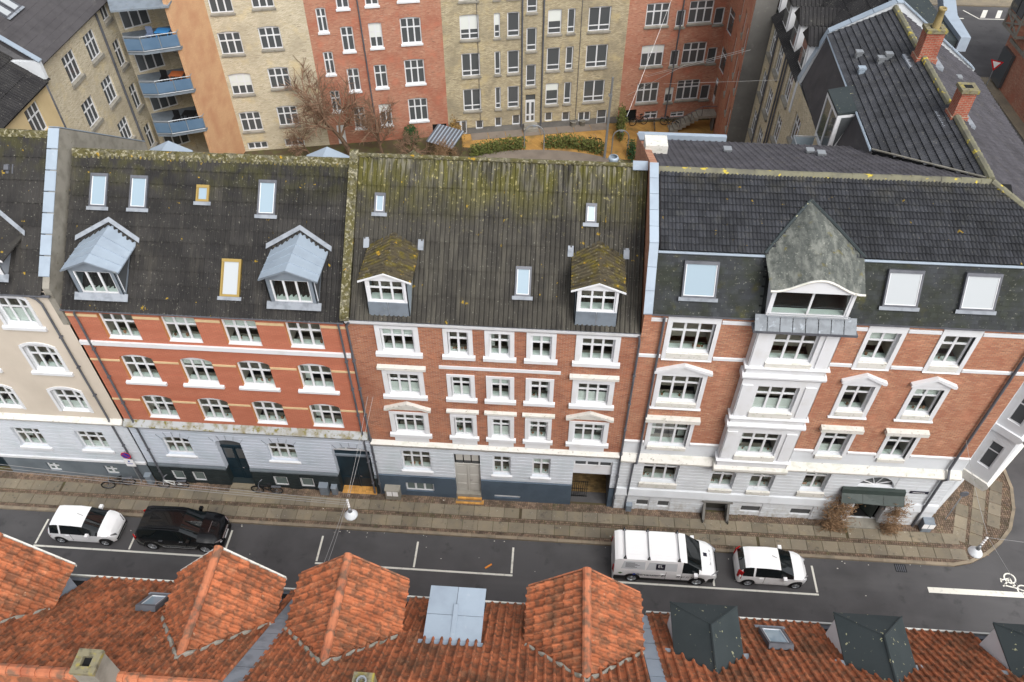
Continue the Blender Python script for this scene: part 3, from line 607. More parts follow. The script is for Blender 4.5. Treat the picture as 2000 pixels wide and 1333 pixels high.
MB().prism([(door[1], -.08, 1.8), (door[1], -.1, 1.86), (door[1], .0, 1.92), (door[1], .0, 1.8)], (gate[0]-door[1], 0, 0)).build('plinth_cap', plinthblue, C_)
MB().prism([(.05, -.2, 4.62), (.05, -.24, 4.74), (.05, .02, 4.86), (.05, .02, 4.42), (.05, -.1, 4.42)], (CW-.1, 0, 0)).build('cornice', whitedirty, C_)
MB().prism([(0, -.16, 13.12), (0, -.18, 13.26), (0, .02, 13.26), (0, .02, 12.98), (0, -.06, 12.98)], (CW, 0, 0)).build('eaves_band', white, C_)
MB().box(cx_(-4.9), cx_(.55), -.05, .01, 10.4, 10.58).build('relief_band', white, C_)
for ri, z in enumerate(rows):
    for c in c3:
        o = win(C_, cx_(c), z, W3, WH, 3, .36); surround(o, W3, WH, .1, .22, .16); ledge(o, W3/2+.32, -.27, -.0, .15, white)
        if ri == 1: ledge(o, 1.1, WH+.36, WH+.58, .2, whitedirty, 'hood'); surround(o, W3+.02, WH, .09, .2, .38, pr=.04)
        if ri == 2: pediment(o, 1.12, WH+.4, .42, .2, whitedirty); MB().box(-.85, .85, -.04, .01, -.7, -.27).build('apron', white, o)
    for c in c2:
        o = win(C_, cx_(c), z, W2, WH, 2, .36); surround(o, W2, WH, .1, .19, .14); ledge(o, W2/2+.28, -.26, 0, .14, white)
        if ri == 2: ledge(o, .77, WH+.4, WH+.58, .17, whitedirty, 'hood'); surround(o, W2+.02, WH, .09, .17, .42, pr=.04); MB().box(-.62, .62, -.04, .01, -.7, -.26).build('apron', white, o)
for o in g[:3]: w_ = win(C_, (o[0]+o[1])/2, o[2], o[1]-o[0], o[3]-o[2], 3 if o[1]-o[0] > 1 else 2, .36, dep=.14); ledge(w_, (o[1]-o[0])/2+.08, -.2, 0, .1, white)
win(C_, cx_(-6.54), .5, 1.52, .78, 3, 0, y=-.07, dep=.1, inside=False, glass=panebase); win(C_, cx_(-1.87), .32, 1.39, .28, 3, 0, y=-.07, dep=.1, inside=False, glass=panebase)
d = panel_door(C_, door[0], door[1], .55, 2.92, .16, doorgrey, 2, ((.05, .28, 0), (.33, .62, 0), (.67, .95, 0)))
MB().box(door[0], door[1], .12, .2, 2.92, 3.0).box(door[0], door[1], .14, .2, 3.86, 3.96).build('transom_bar', doorgrey, C_)
for i in range(3):
    a = door[0]+.06+i*(door[1]-door[0]-.12)/3; MB().box(a+.03, a+.38, .13, .16, 3.3, 3.82).build('transom_panel', doorgrey, C_); MB().box(a+.03, a+.38, .15, .17, 3.03, 3.24).build('pane', panefar, C_)
brk2 = MB().box(-.105, .105, -.055, .055, 0, .13).mesh('step_brick', yellowbr)
for k in range(2):
    for i in range(7-k):
        for j in range(2): put('step_brick', brk2, C_, (door[0]-.03+.1*k+.11+.215*i, -.36+.2*k+.115*j, .02+.15*k))
MB().box(door[0]-.02, door[1]+.02, -.3, .2, 0, .15).box(door[0], door[1], -.1, .2, .15, .54).build('step_core', concrete, C_)
# gate passage
MB().box(gate[0]-.001, gate[0], -.07, .3, 0, 1.8).box(gate[1], gate[1]+.001, -.07, .3, 0, 1.8).box(door[0]-.001, door[0], -.07, .2, 0, 1.8).box(door[1], door[1]+.001, -.07, .2, 0, 1.8).build('plinth_returns', plinthblue, C_)
MB().box(gate[0]-.02, gate[1]+.02, .12, .2, 2.76, 3.46).build('gate_panel', white, C_)
win(C_, (gate[0]+gate[1])/2, 3.46, 1.95, .5, 3, 0, dep=.1, inside=False, glass=panefar)
MB().q((gate[0], .3, 0), (gate[0], 9.5, 0), (gate[0], 9.5, 2.8), (gate[0], .3, 2.8)).q((gate[1], .3, 0), (gate[1], .3, 2.8), (gate[1], 9.5, 2.8), (gate[1], 9.5, 0)).q((gate[0], .2, 2.8), (gate[0], 9.5, 2.8), (gate[1], 9.5, 2.8), (gate[1], .2, 2.8)).build('passage_walls', greypl, C_)
pb = MB().box(-.105, .105, -.05, .05, 0, .05).mesh('passage_brick', yellowdk)
for j in range(22):
    for i in range(9): put('passage_brick', pb, C_, (gate[0]+.12+.215*i, .9+.115*j, .0))
ig = MB()
for i in range(8): ig.tube([(gate[0]+.08+.11*i, .5, .05), (gate[0]+.08+.11*i, .5, 1.5)], .014, 5)
for z in (.12, .8, 1.45): ig.tube([(gate[0], .5, z), (gate[0]+.92, .5, z)], .018, 5)
ig.build('iron_gate', blackpl, C_)
r, FC, LC = sheets_roof(C_, .3, CW-.05, -.12, 13.4, 5, 18.03, corrC, 1.05, 1.15, pitch=.22, amp=.058)
MB().tube([(.2, -.14, 13.33), (CW, -.14, 13.33)], .045, 8).build('gutter', gutter, C_)
MB().tube([(.25, 5.0, 18.1), (CW-.65, 5.0, 18.1)], .1, 8).build('ridge_roll', ridgemoss, r)
MB().prism([(CW-.65, 4.75, 18.02), (CW-.02, 4.75, 18.02), (CW-.02, 5.15, 18.2), (CW-.65, 5.15, 18.2)], (0, 0, .03)).build('ridge_patch', zinc, r)
MB().prism([(-.1, -.35, 13.42), (.28, -.35, 13.42), (.28, -.35, 13.62), (-.1, -.35, 13.62)], (0, 5.4, 4.72)).build('verge', ridgemoss, C_)
downpipe(C_, [(.2, -.2, 13.2), (.05, -.14, 12.9), (.05, -.1, 12.6), (.05, -.1, .1)]); downpipe(C_, [(CW-.05, -.2, 13.2), (CW+.0, -.14, 12.9), (CW+.02, -.12, 12.6), (CW+.02, -.12, .1)])
shell(C_, .02, CW-.02, 10, 13.3, brickY)
zsC = zslope(-.12, 13.4, .904)
zblue = M('blue_grey_cheek', rgb(138, 150, 158), .7)
for xc in (-6.78, 1.84):
    gdormer(C_, cx_(xc), -.02, .88, 13.5, 15.5, 15.92, 1.1, zsC, .904, dormermoss, zblue, 1.46, 14.34, 1.14, 3, .36, apron=(13.56, .84), over=.08, fmat=white, corr=True)
secC = 1/math.cos(math.atan(.904))
for x, y, w, l in ((-7.68, 3.22, .46, .84), (1.23, 3.17, .46, .82), (-1.57, .8, .67, 1.25)): skylight(C_, FC, cx_(x)-.3, (y+.12)*secC, w, l)
# ================= house D: corner house =================
D_ = thing('corner_house', 'pale orange brick corner house with white bay, slate mansard and dark tiled roof', 'house', (3.78, 0, 0))
dx = lambda x: x-3.78; DX = 20.15-3.78
ops = []; d3c, d2c = 5.87, (13.62, 16.56)
for z in (12.17, 8.9, 5.6):
    ops += [(dx(d3c)-.9, dx(d3c)+.9, z, z+1.8)] + [(dx(c)-.6, dx(c)+.6, z, z+1.75) for c in d2c]
bay = (dx(8.35), dx(11.7))
wall(D_, 'upper_wall', 0, DX, 5.85, 14.5, [o for o in ops if o[2] > 5.9]+[(o[0], o[1], 5.6, o[3]) for o in ops if o[2] < 5.9]+[(bay[0], bay[1], 4.5, 14.4)], brickD, rev=.14, revmat=white)
g = [(dx(5.87)-.89, dx(5.87)+.89, 2.5, 4.2), (dx(9.06)-.58, dx(9.06)+.58, 2.28, 3.9, .3), (dx(11.0)-.58, dx(11.0)+.58, 2.28, 3.9, .3), (dx(13.6)-.6, dx(13.6)+.6, 2.48, 4.15), (dx(15.7), dx(17.5), 3.14, 4.0, .8), (dx(16.0), dx(17.6), .15, 3.0)]
bw = [(dx(a), dx(b), .42, .95) for a, b in ((4.93, 5.63), (6.05, 6.72), (10.4, 11.48), (12.97, 14.08))]; cel = (dx(8.5), dx(9.75), -.6, 1.25)
wall(D_, 'lower_band_wall', 0, DX, 4.3, 5.85, [o for o in ops if o[2] < 5.9], stuccoD)
wall(D_, 'ground_floor_wall', 0, DX, 1.6, 4.3, g, stuccoD, rev=.3)
courses(D_, 'rusticated_courses', 0, DX, 1.95, 4.25, .26, g, stuccoD, pr=.02)
wall(D_, 'plinth', 0, DX, -.05, 1.6, g+bw+[cel], stuccoD, y=-.08, rev=.4)
courses(D_, 'plinth_courses', 0, DX, .05, 1.3, .42, g+bw+[cel], stuccoD, y=-.08, pr=.03)
def dband(name, prof, mat, cut=()):
    xs = 0
    for c in sorted(cut)+[(DX, DX)]:
        if c[0] > xs: MB().prism([(xs, a, b) for a, b in prof], (c[0]-xs, 0, 0)).build(name, mat, D_)
        xs = c[1]
dband('plinth_band', [(-.16, 1.34), (-.18, 1.44), (-.1, 1.9), (0, 1.95), (0, 1.3)], stuccoD, [g[5][:2]])
dband('cornice', [(-.1, 4.3), (-.32, 4.5), (-.34, 4.62), (-.06, 4.9), (.01, 4.9), (.01, 4.3)], whitedirty, [bay])
dband('band', [(-.05, 5.75), (-.07, 5.9), (0, 5.95), (0, 5.7)], white, [bay]+[(o[0]-.2, o[1]+.2) for o in ops if o[2] < 5.9])
for z in (11.82, 13.98): dband('string_course', [(-.06, z), (-.06, z+.15), (.005, z+.17), (.005, z-.02)], white, [bay]+[(o[0]-.22, o[1]+.22) for o in ops if o[2] > 12])
for o in ops:
    w = o[1]-o[0]; h = o[3]-o[2]; e = win(D_, (o[0]+o[1])/2, o[2], w, h, 3 if w > 1.5 else 2, .34, dep=.14)
    if o[2] > 12: surround(e, w, h, .12, .18, .5, .42); ledge(e, w/2, -.38, 0, .06, whitedirty); ledge(e, w/2+.17, -.46, -.39, .1, white, 'sill_band')
    elif o[2] > 8: surround(e, w, h, .12, .2, .3, .36); pediment(e, w/2+.36, h+.25, .44, .2, white); ledge(e, w/2+.02, -.34, 0, .07, whitedirty); ledge(e, w/2+.26, -.46, -.36, .12, white, 'sill_band')
    else: surround(e, w, h, .12, .18, .24); ledge(e, w/2+.36, h+.2, h+.5, .26, whitedirty, 'hood'); ledge(e, w/2+.04, -.28, 0, .1, whitedirty)
# projecting bay
BD = .42; bs = []
for z in (12.3, 9.05, 5.78): bs.append((dx(10.0)-.9, dx(10.0)+.9, z, z+1.68))
by = put('bay', MB().box(bay[0], bay[0]+.02, -BD, 0, 4.6, 14.4).box(bay[1]-.02, bay[1], -BD, 0, 4.6, 14.4).mesh('bay_sides', white), D_)
wall(by, 'bay_front', bay[0], bay[1], 4.6, 14.4, bs, white, y=-BD, rev=.14)
for z, hh in ((14.1, .2), (11.9, .12), (11.2, .35), (8.55, .12), (7.85, .35), (5.3, .12), (4.35, .5)):
    MB().prism([(bay[0]-.1, -BD-.04, z), (bay[0]-.1, -BD-.16, z+hh*.5), (bay[0]-.1, -BD-.16, z+hh*.8), (bay[0]-.1, -BD-.02, z+hh), (bay[0]-.1, .02, z+hh), (bay[0]-.1, .02, z)], (bay[1]-bay[0]+.2, 0, 0)).build('bay_cornice', white if z > 5 else whitedirty, by)
MB().prism([(bay[0], -BD, 4.36), (bay[1], -BD, 4.36), (bay[1], .05, 3.95), (bay[0], .05, 3.95)], (0, .02, .0)).build('bay_underside', stuccoD, by)
for o in bs:
    e = win(D_, (o[0]+o[1])/2, o[2], 1.8, 1.68, 3, .34, y=-BD, dep=.14); ledge(e, .95, -.38, 0, .08, whitedirty)
    for s in (-1, 1): MB().box(min(s*1.12, s*1.58), max(s*1.12, s*1.58), -.05, .005, -.3, 1.75).build('pilaster', white, e)
for o in (g[0], g[3]): e = win(D_, (o[0]+o[1])/2, o[2], o[1]-o[0], o[3]-o[2], 3 if o[1]-o[0] > 1.5 else 2, .34, dep=.2); ledge(e, (o[1]-o[0])/2+.08, -.42, 0, .1, whitedirty)
for o in g[1:3]: e = win(D_, (o[0]+o[1])/2, o[2], 1.16, 1.62, 2, .26, dep=.2, arch=.28); ledge(e, .6, -.3, 0, .1, whitedirty)
for o in bw: win(D_, (o[0]+o[1])/2, o[2], o[1]-o[0], o[3]-o[2], 1, 0, y=-.08, dep=.03, inside=False, glass=panefar, t=.05)
# fanlight, entrance, copper canopy
fc = dx(16.6); fn = put('fanlight', MB().q(*[(fc+.88*math.cos(t), .2, 3.14+.84*math.sin(t)) for t in [math.pi*i/14 for i in range(15)]]).mesh('fan_glass', panefar), D_)
for i in range(4):
    t = math.pi*(.14+.24*i); MB().tube([(fc, .17, 3.17), (fc+.86*math.cos(t), .17, 3.17+.8*math.sin(t))], .025, 5).build('glazing_bar', white, fn)
MB().tube([(fc+.88*math.cos(t), .16, 3.16+.84*math.sin(t)) for t in [math.pi*i/14 for i in range(15)]]+[(fc+.88, .16, 3.16)], .035, 6).build('arch_frame', white, fn)
copper = M('green_copper', rgb(52, 64, 60), .6, [(rgb(96, 112, 104), 3, .55, .68, .7), (rgb(36, 44, 42), 3, .45, .66, .8)], spec=.5, k=.8)
cp = put('canopy', MB().prism([(dx(15.0), 0, 3.12), (dx(15.0), -.2, 3.1), (dx(15.0), -.26, 2.82), (dx(15.0), 0, 2.76)], (3.1, 0, 0)).mesh('canopy_box', copper), D_)
for i in range(3):
    x0, x1 = dx(15.0)+i*1.035, dx(15.0)+i*1.035+1.02; sag = (0, .12, 0)[i]
    MB().prism([(x0, -.26, 2.82), (x1, -.26, 2.82), (x1, -.62, 2.45+(.08 if i == 0 else 0)), (x0, -.62, 2.45+(.08 if i == 1 else 0))], (0, 0, .03)).build('canopy_sheet', copper, cp)
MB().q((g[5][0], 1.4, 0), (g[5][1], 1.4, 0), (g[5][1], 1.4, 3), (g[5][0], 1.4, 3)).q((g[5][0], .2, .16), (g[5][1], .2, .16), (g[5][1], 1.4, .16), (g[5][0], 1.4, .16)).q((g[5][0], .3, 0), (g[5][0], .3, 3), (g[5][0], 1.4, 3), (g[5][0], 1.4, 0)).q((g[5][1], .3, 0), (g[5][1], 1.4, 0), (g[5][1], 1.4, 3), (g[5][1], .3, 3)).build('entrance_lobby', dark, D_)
ed = MB().box(0, .75, -.03, .03, 0, 2.2).build('open_door', copper, D_, loc=(g[5][0]+.95, .75, .2), rotz=RD(-58)); MB().box(.12, .63, -.04, -.031, .9, 2.05).build('pane', panefar, ed)
MB().box(g[5][0]-.25, g[5][1]+.1, -.5, .1, 0, .16).build('doorstep', concrete, D_)
MB().box(dx(18.37), dx(19.27), -.06, -.02, 2.86, 3.04).build('street_name_plate', M('dark_plate', rgb(34, 36, 48), .5), D_)
mb = MB(); x = dx(18.5)
while x < dx(19.1): l = random.uniform(.03, .09); mb.box(x, x+l, -.064, -.061, 2.93, 2.975); x += l+.02
mb.build('plate_lettering', signwhite, D_)
# cellar hatch with stone cheeks
cl = put('cellar_entrance', MB().box(cel[0]-.06, cel[0], -.75, .3, -.6, .25).box(cel[1], cel[1]+.06, -.75, .3, -.6, .25).box(cel[0], cel[1], .3, .34, -.6, 1.25).box(cel[0], cel[1], -.75, .3, -.64, -.6).mesh('cellar_pit', M('dark_stone', rgb(74, 72, 66), .9, [(rgb(52, 50, 46), 2, .45, .7, .7)])), D_)
for s, x in ((0, cel[0]), (1, cel[1])): MB().prism([(x-.06, -.7, 0), (x-.06, -.08, 0), (x-.06, -.08, 1.1), (x-.06, -.6, .35)], (.12, 0, 0)).build('stone_cheek', greypl, cl)
MB().box(cel[0]-.15, cel[1]+.15, -.22, .0, 1.22, 1.3).build('lintel', greypl, cl); MB().box(cel[0]-.25, cel[1]+.3, -.95, -.72, -.02, .1).build('threshold', concrete, cl)
# mansard
me = tile_mesh('slate', [(0, 0), (.125, .003), (.25, 0)], .3, .03, slate, lip=.01, over=.02)
Fm = slopeframe(-.02, -.14, 14.5, 1.0, 16.9); Lm = math.hypot(1.14, 2.4)
rf = put('mansard_roof', MB().prism([(-.02, -.12, 14.45), (-.02, 1.0, 16.82), (-.02, 1.0, 16.5), (-.02, 0, 14.3)], (DX+.1, 0, 0)).mesh('mansard_deck', dark), D_)
dsl = lambda u, v: not (dx(8.3) < u < dx(11.9) and v < 2.75)
field(rf, 'slate', me, Fm, round(DX/.25), round(Lm/.2), .25, .2, dsl, 300, .004, .012, world=Matrix.Translation((3.78, 0, 0)), stag=.5)
MB().box(-.02, DX+.1, -.18, -.08, 14.4, 14.5).build('eaves_board', gutter, D_)
prof = [(0, .0), (.04, .035), (.09, .035), (.13, .0), (.165, .0), (.205, .035), (.255, .035), (.3, .0)]
tD = tile_mesh('roof_tile', prof, .36, .085, tileD, lip=.015)
Fu = slopeframe(.35, .93, 16.95, 4.3, 18.4); Lu = math.hypot(3.37, 1.45); nvu = round(Lu/.3); dvu = Lu/nvu
rt = put('main_roof', MB().prism([(0, .95, 16.88), (0, 4.3, 18.33), (0, 4.3, 18.0), (0, 1.0, 16.6)], (DX-2, 0, 0)).mesh('roof_deck', dark), D_)
def keepD(u, v):
    x = u+.35+3.78; t = v/Lu
    if x > 17.4+(1-t)*3.4: return False
    xl, xr = 8.25+1.77*min(1, t*1.72), 11.65-1.63*min(1, t*1.72)
    return not (xl < x < xr and t < .58)
field(rt, 'roof_tile', tD, Fu, 56, nvu, .3, dvu, keepD, 300, .004, .006, world=Matrix.Translation((3.78, 0, 0)))
MB().tube([(.3, .9, 16.86), (dx(8.3), .9, 16.86)], .06, 8).build('break_gutter', zinc, D_); MB().tube([(dx(11.65), .9, 16.86), (DX+.1, .9, 16.86)], .06, 8).build('break_gutter', zinc, D_)
ridgecaps(rt, .3, dx(17.3), 4.3, 18.47, M('lichen_ridge_tile', rgb(112, 110, 92), .9, [(rgb(84, 82, 78), 2, .45, .7, .7), (rgb(190, 170, 60), 2.6, .60, .66, .9)], bump=(30, .4)), 34, r=.15, name='ridge_tile')
lichridge = bpy.data.materials['lichen_ridge_tile']
# hip down to the corner
hp0, hp1 = Vector((dx(17.35), 4.25, 18.45)), Vector((dx(21.6), .4, 16.6))
for i in range(14):
    a = hp0.lerp(hp1, i/14); b = hp0.lerp(hp1, (i+1.08)/14); MB().tube([a, b], [.15, .13], 8).build('hip_tile', lichridge, rt)
Fr = frame_m((dx(13.9), 10.4, 16.0), (-1, 0, 0), (0, -6.1, 2.4)); Lr = math.hypot(6.1, 2.4)
tR = tile_mesh('rear_tile', [(0, 0), (.05, .03), (.1, .03), (.15, 0), (.3, 0)], .45, .07, tileE, lip=.012)
MB().prism([(.0, 10.4, 15.9), (0, 4.3, 18.3), (0, 4.3, 18.1), (0, 10.4, 15.6)], (dx(16.9), 0, 0)).build('rear_roof_deck', dark, D_)
field(D_, 'rear_tile', tR, Fr @ Matrix.Translation((-3.3, 0, 0)), 44, round(Lr/.4), .3, .4, lambda u, v: (u-3.3) < 10.1 and (13.9-(u-3.3)) < 13.7+3.7*(v/Lr), 40, .003, .004, world=Matrix.Translation((3.78, 0, 0)), stuff='rear_tiles')
# party parapet toward house C with zinc coping, and rear brick stub
MB().prism([(-.02, -.3, 13.3), (-.02, -.3, 14.7), (-.02, 1.0, 17.15), (-.02, 4.3, 18.62), (-.02, 10.6, 16.2), (-.02, 10.6, 13), ], (.3, 0, 0)).build('party_wall', brickD, D_)
def cope(p, q, n, w=.36):
    p, q = Vector(p), Vector(q)
    for i in range(n):
        a, b = p.lerp(q, i/n), p.lerp(q, (i+.97)/n); MB().prism([a+Vector((-.06, 0, 0)), a+Vector((w-.06, 0, 0)), a+Vector((w-.06, 0, .05)), a+Vector((-.06, 0, .05))], b-a).build('coping', zinc, D_)
cope((-.02, -.35, 14.62), (-.02, 1.0, 17.18), 3); cope((-.02, 1.0, 17.18), (-.02, 4.35, 18.66), 5); cope((-.02, 9.0, 16.86), (-.02, 10.6, 16.25), 1)
MB().box(0, dx(8), 10.5, 10.75, 15.6, 16.28).build('rear_parapet', zinc, D_)
MB().box(.02, 1.0, 7.2, 8.1, 16.6, 17.7).build('white_flue_box', whitedirty, D_)
for x, y in ((7.6, 8.2), (11.4, 8.6), (11.75, 8.1)): MB().box(-.14, .14, -.14, .14, 0, .18).box(-.18, .18, -.18, .16, .18, .26).build('roof_vent', galv, D_, loc=(dx(x), y, 18.4-(y-4.3)*.393))
MB().tube([(dx(4.6), -.16, 14.3), (dx(4.62), -.12, 14.0), (dx(4.62), -.12, 5.0)], .055, 8).tube([(dx(4.62), -.12, 5.0), (dx(4.55), -.42, 4.6), (dx(4.45), -.12, 4.2), (dx(4.4), -.14, .2)], .05, 8).build('downpipe', gutter, D_)
MB().tube([(dx(19.45), -.16, 14.2), (dx(19.45), -.12, 13.9), (dx(19.45), -.12, 5.1), (dx(19.45), -.42, 4.7), (dx(19.45), -.14, 4.2), (dx(19.45), -.16, .05)], .065, 8).build('downpipe', gutter, D_)
secD = 1/math.cos(math.atan(2.105))
for x, w in ((5.14, 1.36), (13.0, 1.36), (15.95, 1.36)): skylight(D_, Fm, dx(x)+.02, (.2+.14)*secD, w, 1.5, None, skyglass if x < 10 else skyglass_w)
# eyebrow dormer
apronlead = M('dark_lead_apron', rgb(96, 104, 112), .45, [(rgb(70, 78, 86), 3, .42, .62, .8), (rgb(150, 160, 170), 4, .6, .72, .6)], spec=.5)
ed = thing('eyebrow_dormer', '', '', (dx(10.1), 0, 0)); ed.parent = D_; del ed['label'], ed['category']
n = 16; yf = -.55
bell = lambda s: 16.38+.62*(.5+.5*math.cos(math.pi*min(1, abs(s)*1.08)))
front = [Vector((-1.78+3.56*i/n, yf, bell(-1+2*i/n))) for i in range(n+1)]
rear = []
for i in range(n+1):
    s = -1+2*i/n; t = 1-abs(s); rear.append(Vector((-1.9*(1-t)*(1 if s < 0 else -1), .95+2.15*t, 17.0+1.0*t)))
mb = MB(); K = 6
for k in range(K+1):
    for i in range(n+1): p = front[i].lerp(rear[i], k/K); mb.v.append((p.x, p.y, p.z+.3*math.sin(math.pi*k/K)*(1-(-1+2*i/n)**2)))
for k in range(K):
    for i in range(n): a = k*(n+1)+i; mb.f.append((a, a+1, a+n+2, a+n+1)); mb.m.append(0)
mb.build('dormer_roof', M('lichened_lead_roof', rgb(92, 96, 92), .8, [(rgb(150, 152, 144), 2.6, .45, .65, .6, (1.6, .35, 1)), (rgb(66, 70, 66), 5, .5, .66, .6), (rgb(176, 178, 168), 12, .6, .68, .5), (rgb(120, 110, 44), 1.8, .6, .7, .8)], bump=(30, .3), k=.7), ed, smooth=True)
mb = MB()
for i in range(n): a, b = front[i], front[i+1]; mb.q((a.x, yf+.02, 16.3), (b.x, yf+.02, 16.3), (b.x, yf+.02, b.z-.02), (a.x, yf+.02, a.z-.02))
mb.build('dormer_fascia', white, ed)
for s in (-1, 1): MB().tube([(s*1.92, .9, 17.0), (s*.95, 2.05, 17.55), (0, 3.12, 18.02)], .07, 6).build('valley_lead', feltg, ed)
mb = MB()
for i in range(n): a, b = front[i], front[i+1]; mb.tube([a+Vector((0, -.02, -.03)), b+Vector((0, -.02, -.03))], .05, 6)
mb.build('dormer_moulding', whitedirty, ed)
for s in (-1, 1): MB().prism([(s*1.6, -.3, 14.7), (s*1.6, -.3, 16.4), (s*1.6, .8, 16.6), ], (-s*.08, 0, 0)).build('cheek', white, ed)
wall(ed, 'dormer_front', -1.6, 1.6, 14.75, 16.32, [(-1.48, 1.48, 14.9, 16.25)], white, y=-.32, rev=.12)
me_, rc = _frame(2.96, 1.35, 2, 0, 0, white); put('window_frame', me_, ed, (0, -.28, 14.9))
for q in rc: put('pane', panemesh(q[1]-q[0], q[3]-q[2], pane), ed, ((q[0]+q[1])/2, -.25, 14.9+q[2]))
MB().q((-1.5, .9, 14.6), (1.5, .9, 14.6), (1.5, .9, 16.2), (-1.5, .9, 16.2)).box(-1.5, 1.5, -.18, .1, 14.88, 14.93, mi=1).q((-1.5, -.18, 14.6), (1.5, -.18, 14.6), (1.5, .9, 14.6), (-1.5, .9, 14.6), mi=2).build('room_behind', [inter, insill, M('warm_floor', rgb(130, 106, 70), .8)], ed)
MB().tube([(-1.6, -.5, 15.1), (1.6, -.5, 15.1)], .02, 5).tube([(-1.6, -.5, 15.0), (1.6, -.5, 15.0)], .015, 5).build('guard_rail', galv, ed)
for i in range(8): MB().prism([(-2.0+.5*i, -.78, 14.42), (-1.53+.5*i, -.78, 14.42), (-1.53+.5*i, -.33, 14.86), (-2.0+.5*i, -.33, 14.86)], (0, .03, .03)).build('zinc_apron_sheet', apronlead, ed)
MB().box(-2.05, 2.05, -.8, -.3, 14.3, 14.41).build('apron_board', gutter, ed)
# chamfered corner with oriel
cl_ = 4.1; th = RD(45)
ch = thing('chamfer', '', '', (DX, 0, 0), th); ch.parent = D_; del ch['label'], ch['category']
chops = [(.55, 1.45, z, z+1.7) for z in (12.2, 8.9, 5.65)]
wall(ch, 'chamfer_wall', 0, cl_, -.05, 14.5, [], stuccoD)
wall(ch, 'oriel_front', .3, cl_-.3, 4.6, 14.3, [], white, y=-1.15)
wall(ch, 'oriel_side', 0, 1.15, 4.6, 14.3, [(.28, .87, o[2], o[3]) for o in chops], white, rotz=RD(-90), loc=(.3, 0, 0))
MB().box(cl_-.32, cl_-.3, -1.15, 0, 4.6, 14.3).build('oriel_side', white, ch)
for z, hh in ((14.0, .25), (11.3, .4), (8.0, .4), (4.3, .55)): MB().prism([(.2, -1.18, z), (.2, -1.3, z+hh*.5), (.2, -1.3, z+hh*.8), (.2, -1.17, z+hh), (.2, .02, z+hh), (.2, .02, z)], (cl_-.4, 0, 0)).build('oriel_cornice', white if z > 5 else whitedirty, ch)
for o in chops:
    me_, rc = _frame(.6, 1.7, 1, .34, 0, white); fo = put('window_frame', me_, ch, (.36, -.575, o[2]), RD(-90))
    for q in rc: MB().box(-.012, 0, -q[1], -q[0], q[2], q[3]).build('pane', panefar, ch, loc=(.38, -.575, o[2]))
# side facade to the other street and closing walls
MB().q((dx(23.05), 2.9, 0), (dx(23.05), 30, 0), (dx(23.05), 30, 14.4), (dx(23.05), 2.9, 14.4)).build('side_street_wall', brickD, D_)
MB().q((0, 10.5, 0), (0, 10.5, 15.8), (dx(13.8), 10.5, 15.8), (dx(13.8), 10.5, 0)).q((.02, 0, 0), (.02, 10.5, 0), (.02, 10.5, 13.3), (.02, 0, 13.3)).build('rear_wall', brickD, D_)
MB().prism([(dx(20.0), -.2, 14.5), (dx(23.3), 3.1, 14.5), (dx(21.9), 3.4, 16.6), (dx(20.8), 1.0, 16.6)], (0, 0, .05)).build('corner_mansard', feltg, D_)
# ================= wing house E behind the corner (world coordinates) =================
E_ = wthing('wing_house', 'dark tiled wing with two brick chimneys on its lichened ridge, behind the corner house', 'house', (17.5, 12, 0))
ER0, ER1 = Vector((17.35, 4.4, 18.4)), Vector((17.85, 20.7, 18.4))
V = Vector((3.15, 0, 1.55)); Le = V.length; U = Vector((-.03, -1, 0)); U.normalize()
FE = frame_m(ER1-V, U, V)
tE = tile_mesh('roof_tile', prof, .38, .085, tileW, lip=.015)
def keepE(u, v):
    p = FE @ Vector((u, v, 0)); return p.y > 4.5+(17.35-p.x)/3.1*4.6 and p.y < 20.6
fe = put('roof', MB().prism([(14.25, 8.9, 16.78), (17.35, 4.4, 18.33), (17.85, 20.7, 18.33), (14.7, 20.7, 16.78)], (0, 0, -.2)).mesh('roof_deck', dark), E_)
field(fe, 'roof_tile', tE, FE, 55, 11, .3, Le/11, keepE, 300, .004, .006)
VR = Vector((-5.6, 0, 3.6)); FR = frame_m(Vector((17.35+5.6, -2, 14.8)), (.03, 1, 0), VR)
tEr = tile_mesh('side_tile', [(0, 0), (.06, .03), (.14, .03), (.2, 0), (.3, 0)], .43, .07, tileE, lip=.012)
def keepR(u, v):
    p = FR @ Vector((u, v, 0)); return p.y > 4.2-(p.x-17.35)*.86 and p.y < 20.6 and not (p.x > 20.6 and p.y < 7.6)
field(fe, 'side_tile', tEr, FR, 77, 17, .3, VR.length/17, keepR, 60, .003, .004, stuff='side_tiles')
MB().prism([(17.35, 4.4, 18.3), (22.9, 0, 14.6), (23.4, 20.7, 14.6), (17.85, 20.7, 18.3)], (0, 0, -.2)).build('side_roof_deck', feltg, E_)
for i in range(38):
    a = ER0.lerp(ER1, i/38); b = ER0.lerp(ER1, (i+1.1)/38)
    if 9.0 < a.y < 10.0 or 14.6 < a.y < 15.6: continue
    MB().tube([a+Vector((0, 0, .06)), b+Vector((0, 0, .08))], [.15, .17], 8).build('ridge_tile', lichridge, E_)
MB().tube([(14.25, 8.9, 16.9), (17.3, 4.45, 18.47)], .05, 6).build('valley_flashing', concrete, E_)
MB().tube([(14.2, 8.9, 16.83), (14.66, 20.6, 16.83)], .06, 6).build('break_flashing', zinc, E_)
for i in range(24):
    y0 = 8.8+i*.49; k = .0382*(y0-8.9); MB().prism([(13.5+k, y0, 14.0), (13.5+k, y0+.47, 14.0), (14.22+k, y0+.47, 16.8), (14.22+k, y0, 16.8)], (.05, 0, 0)).build('felt_strip', feltk, E_)
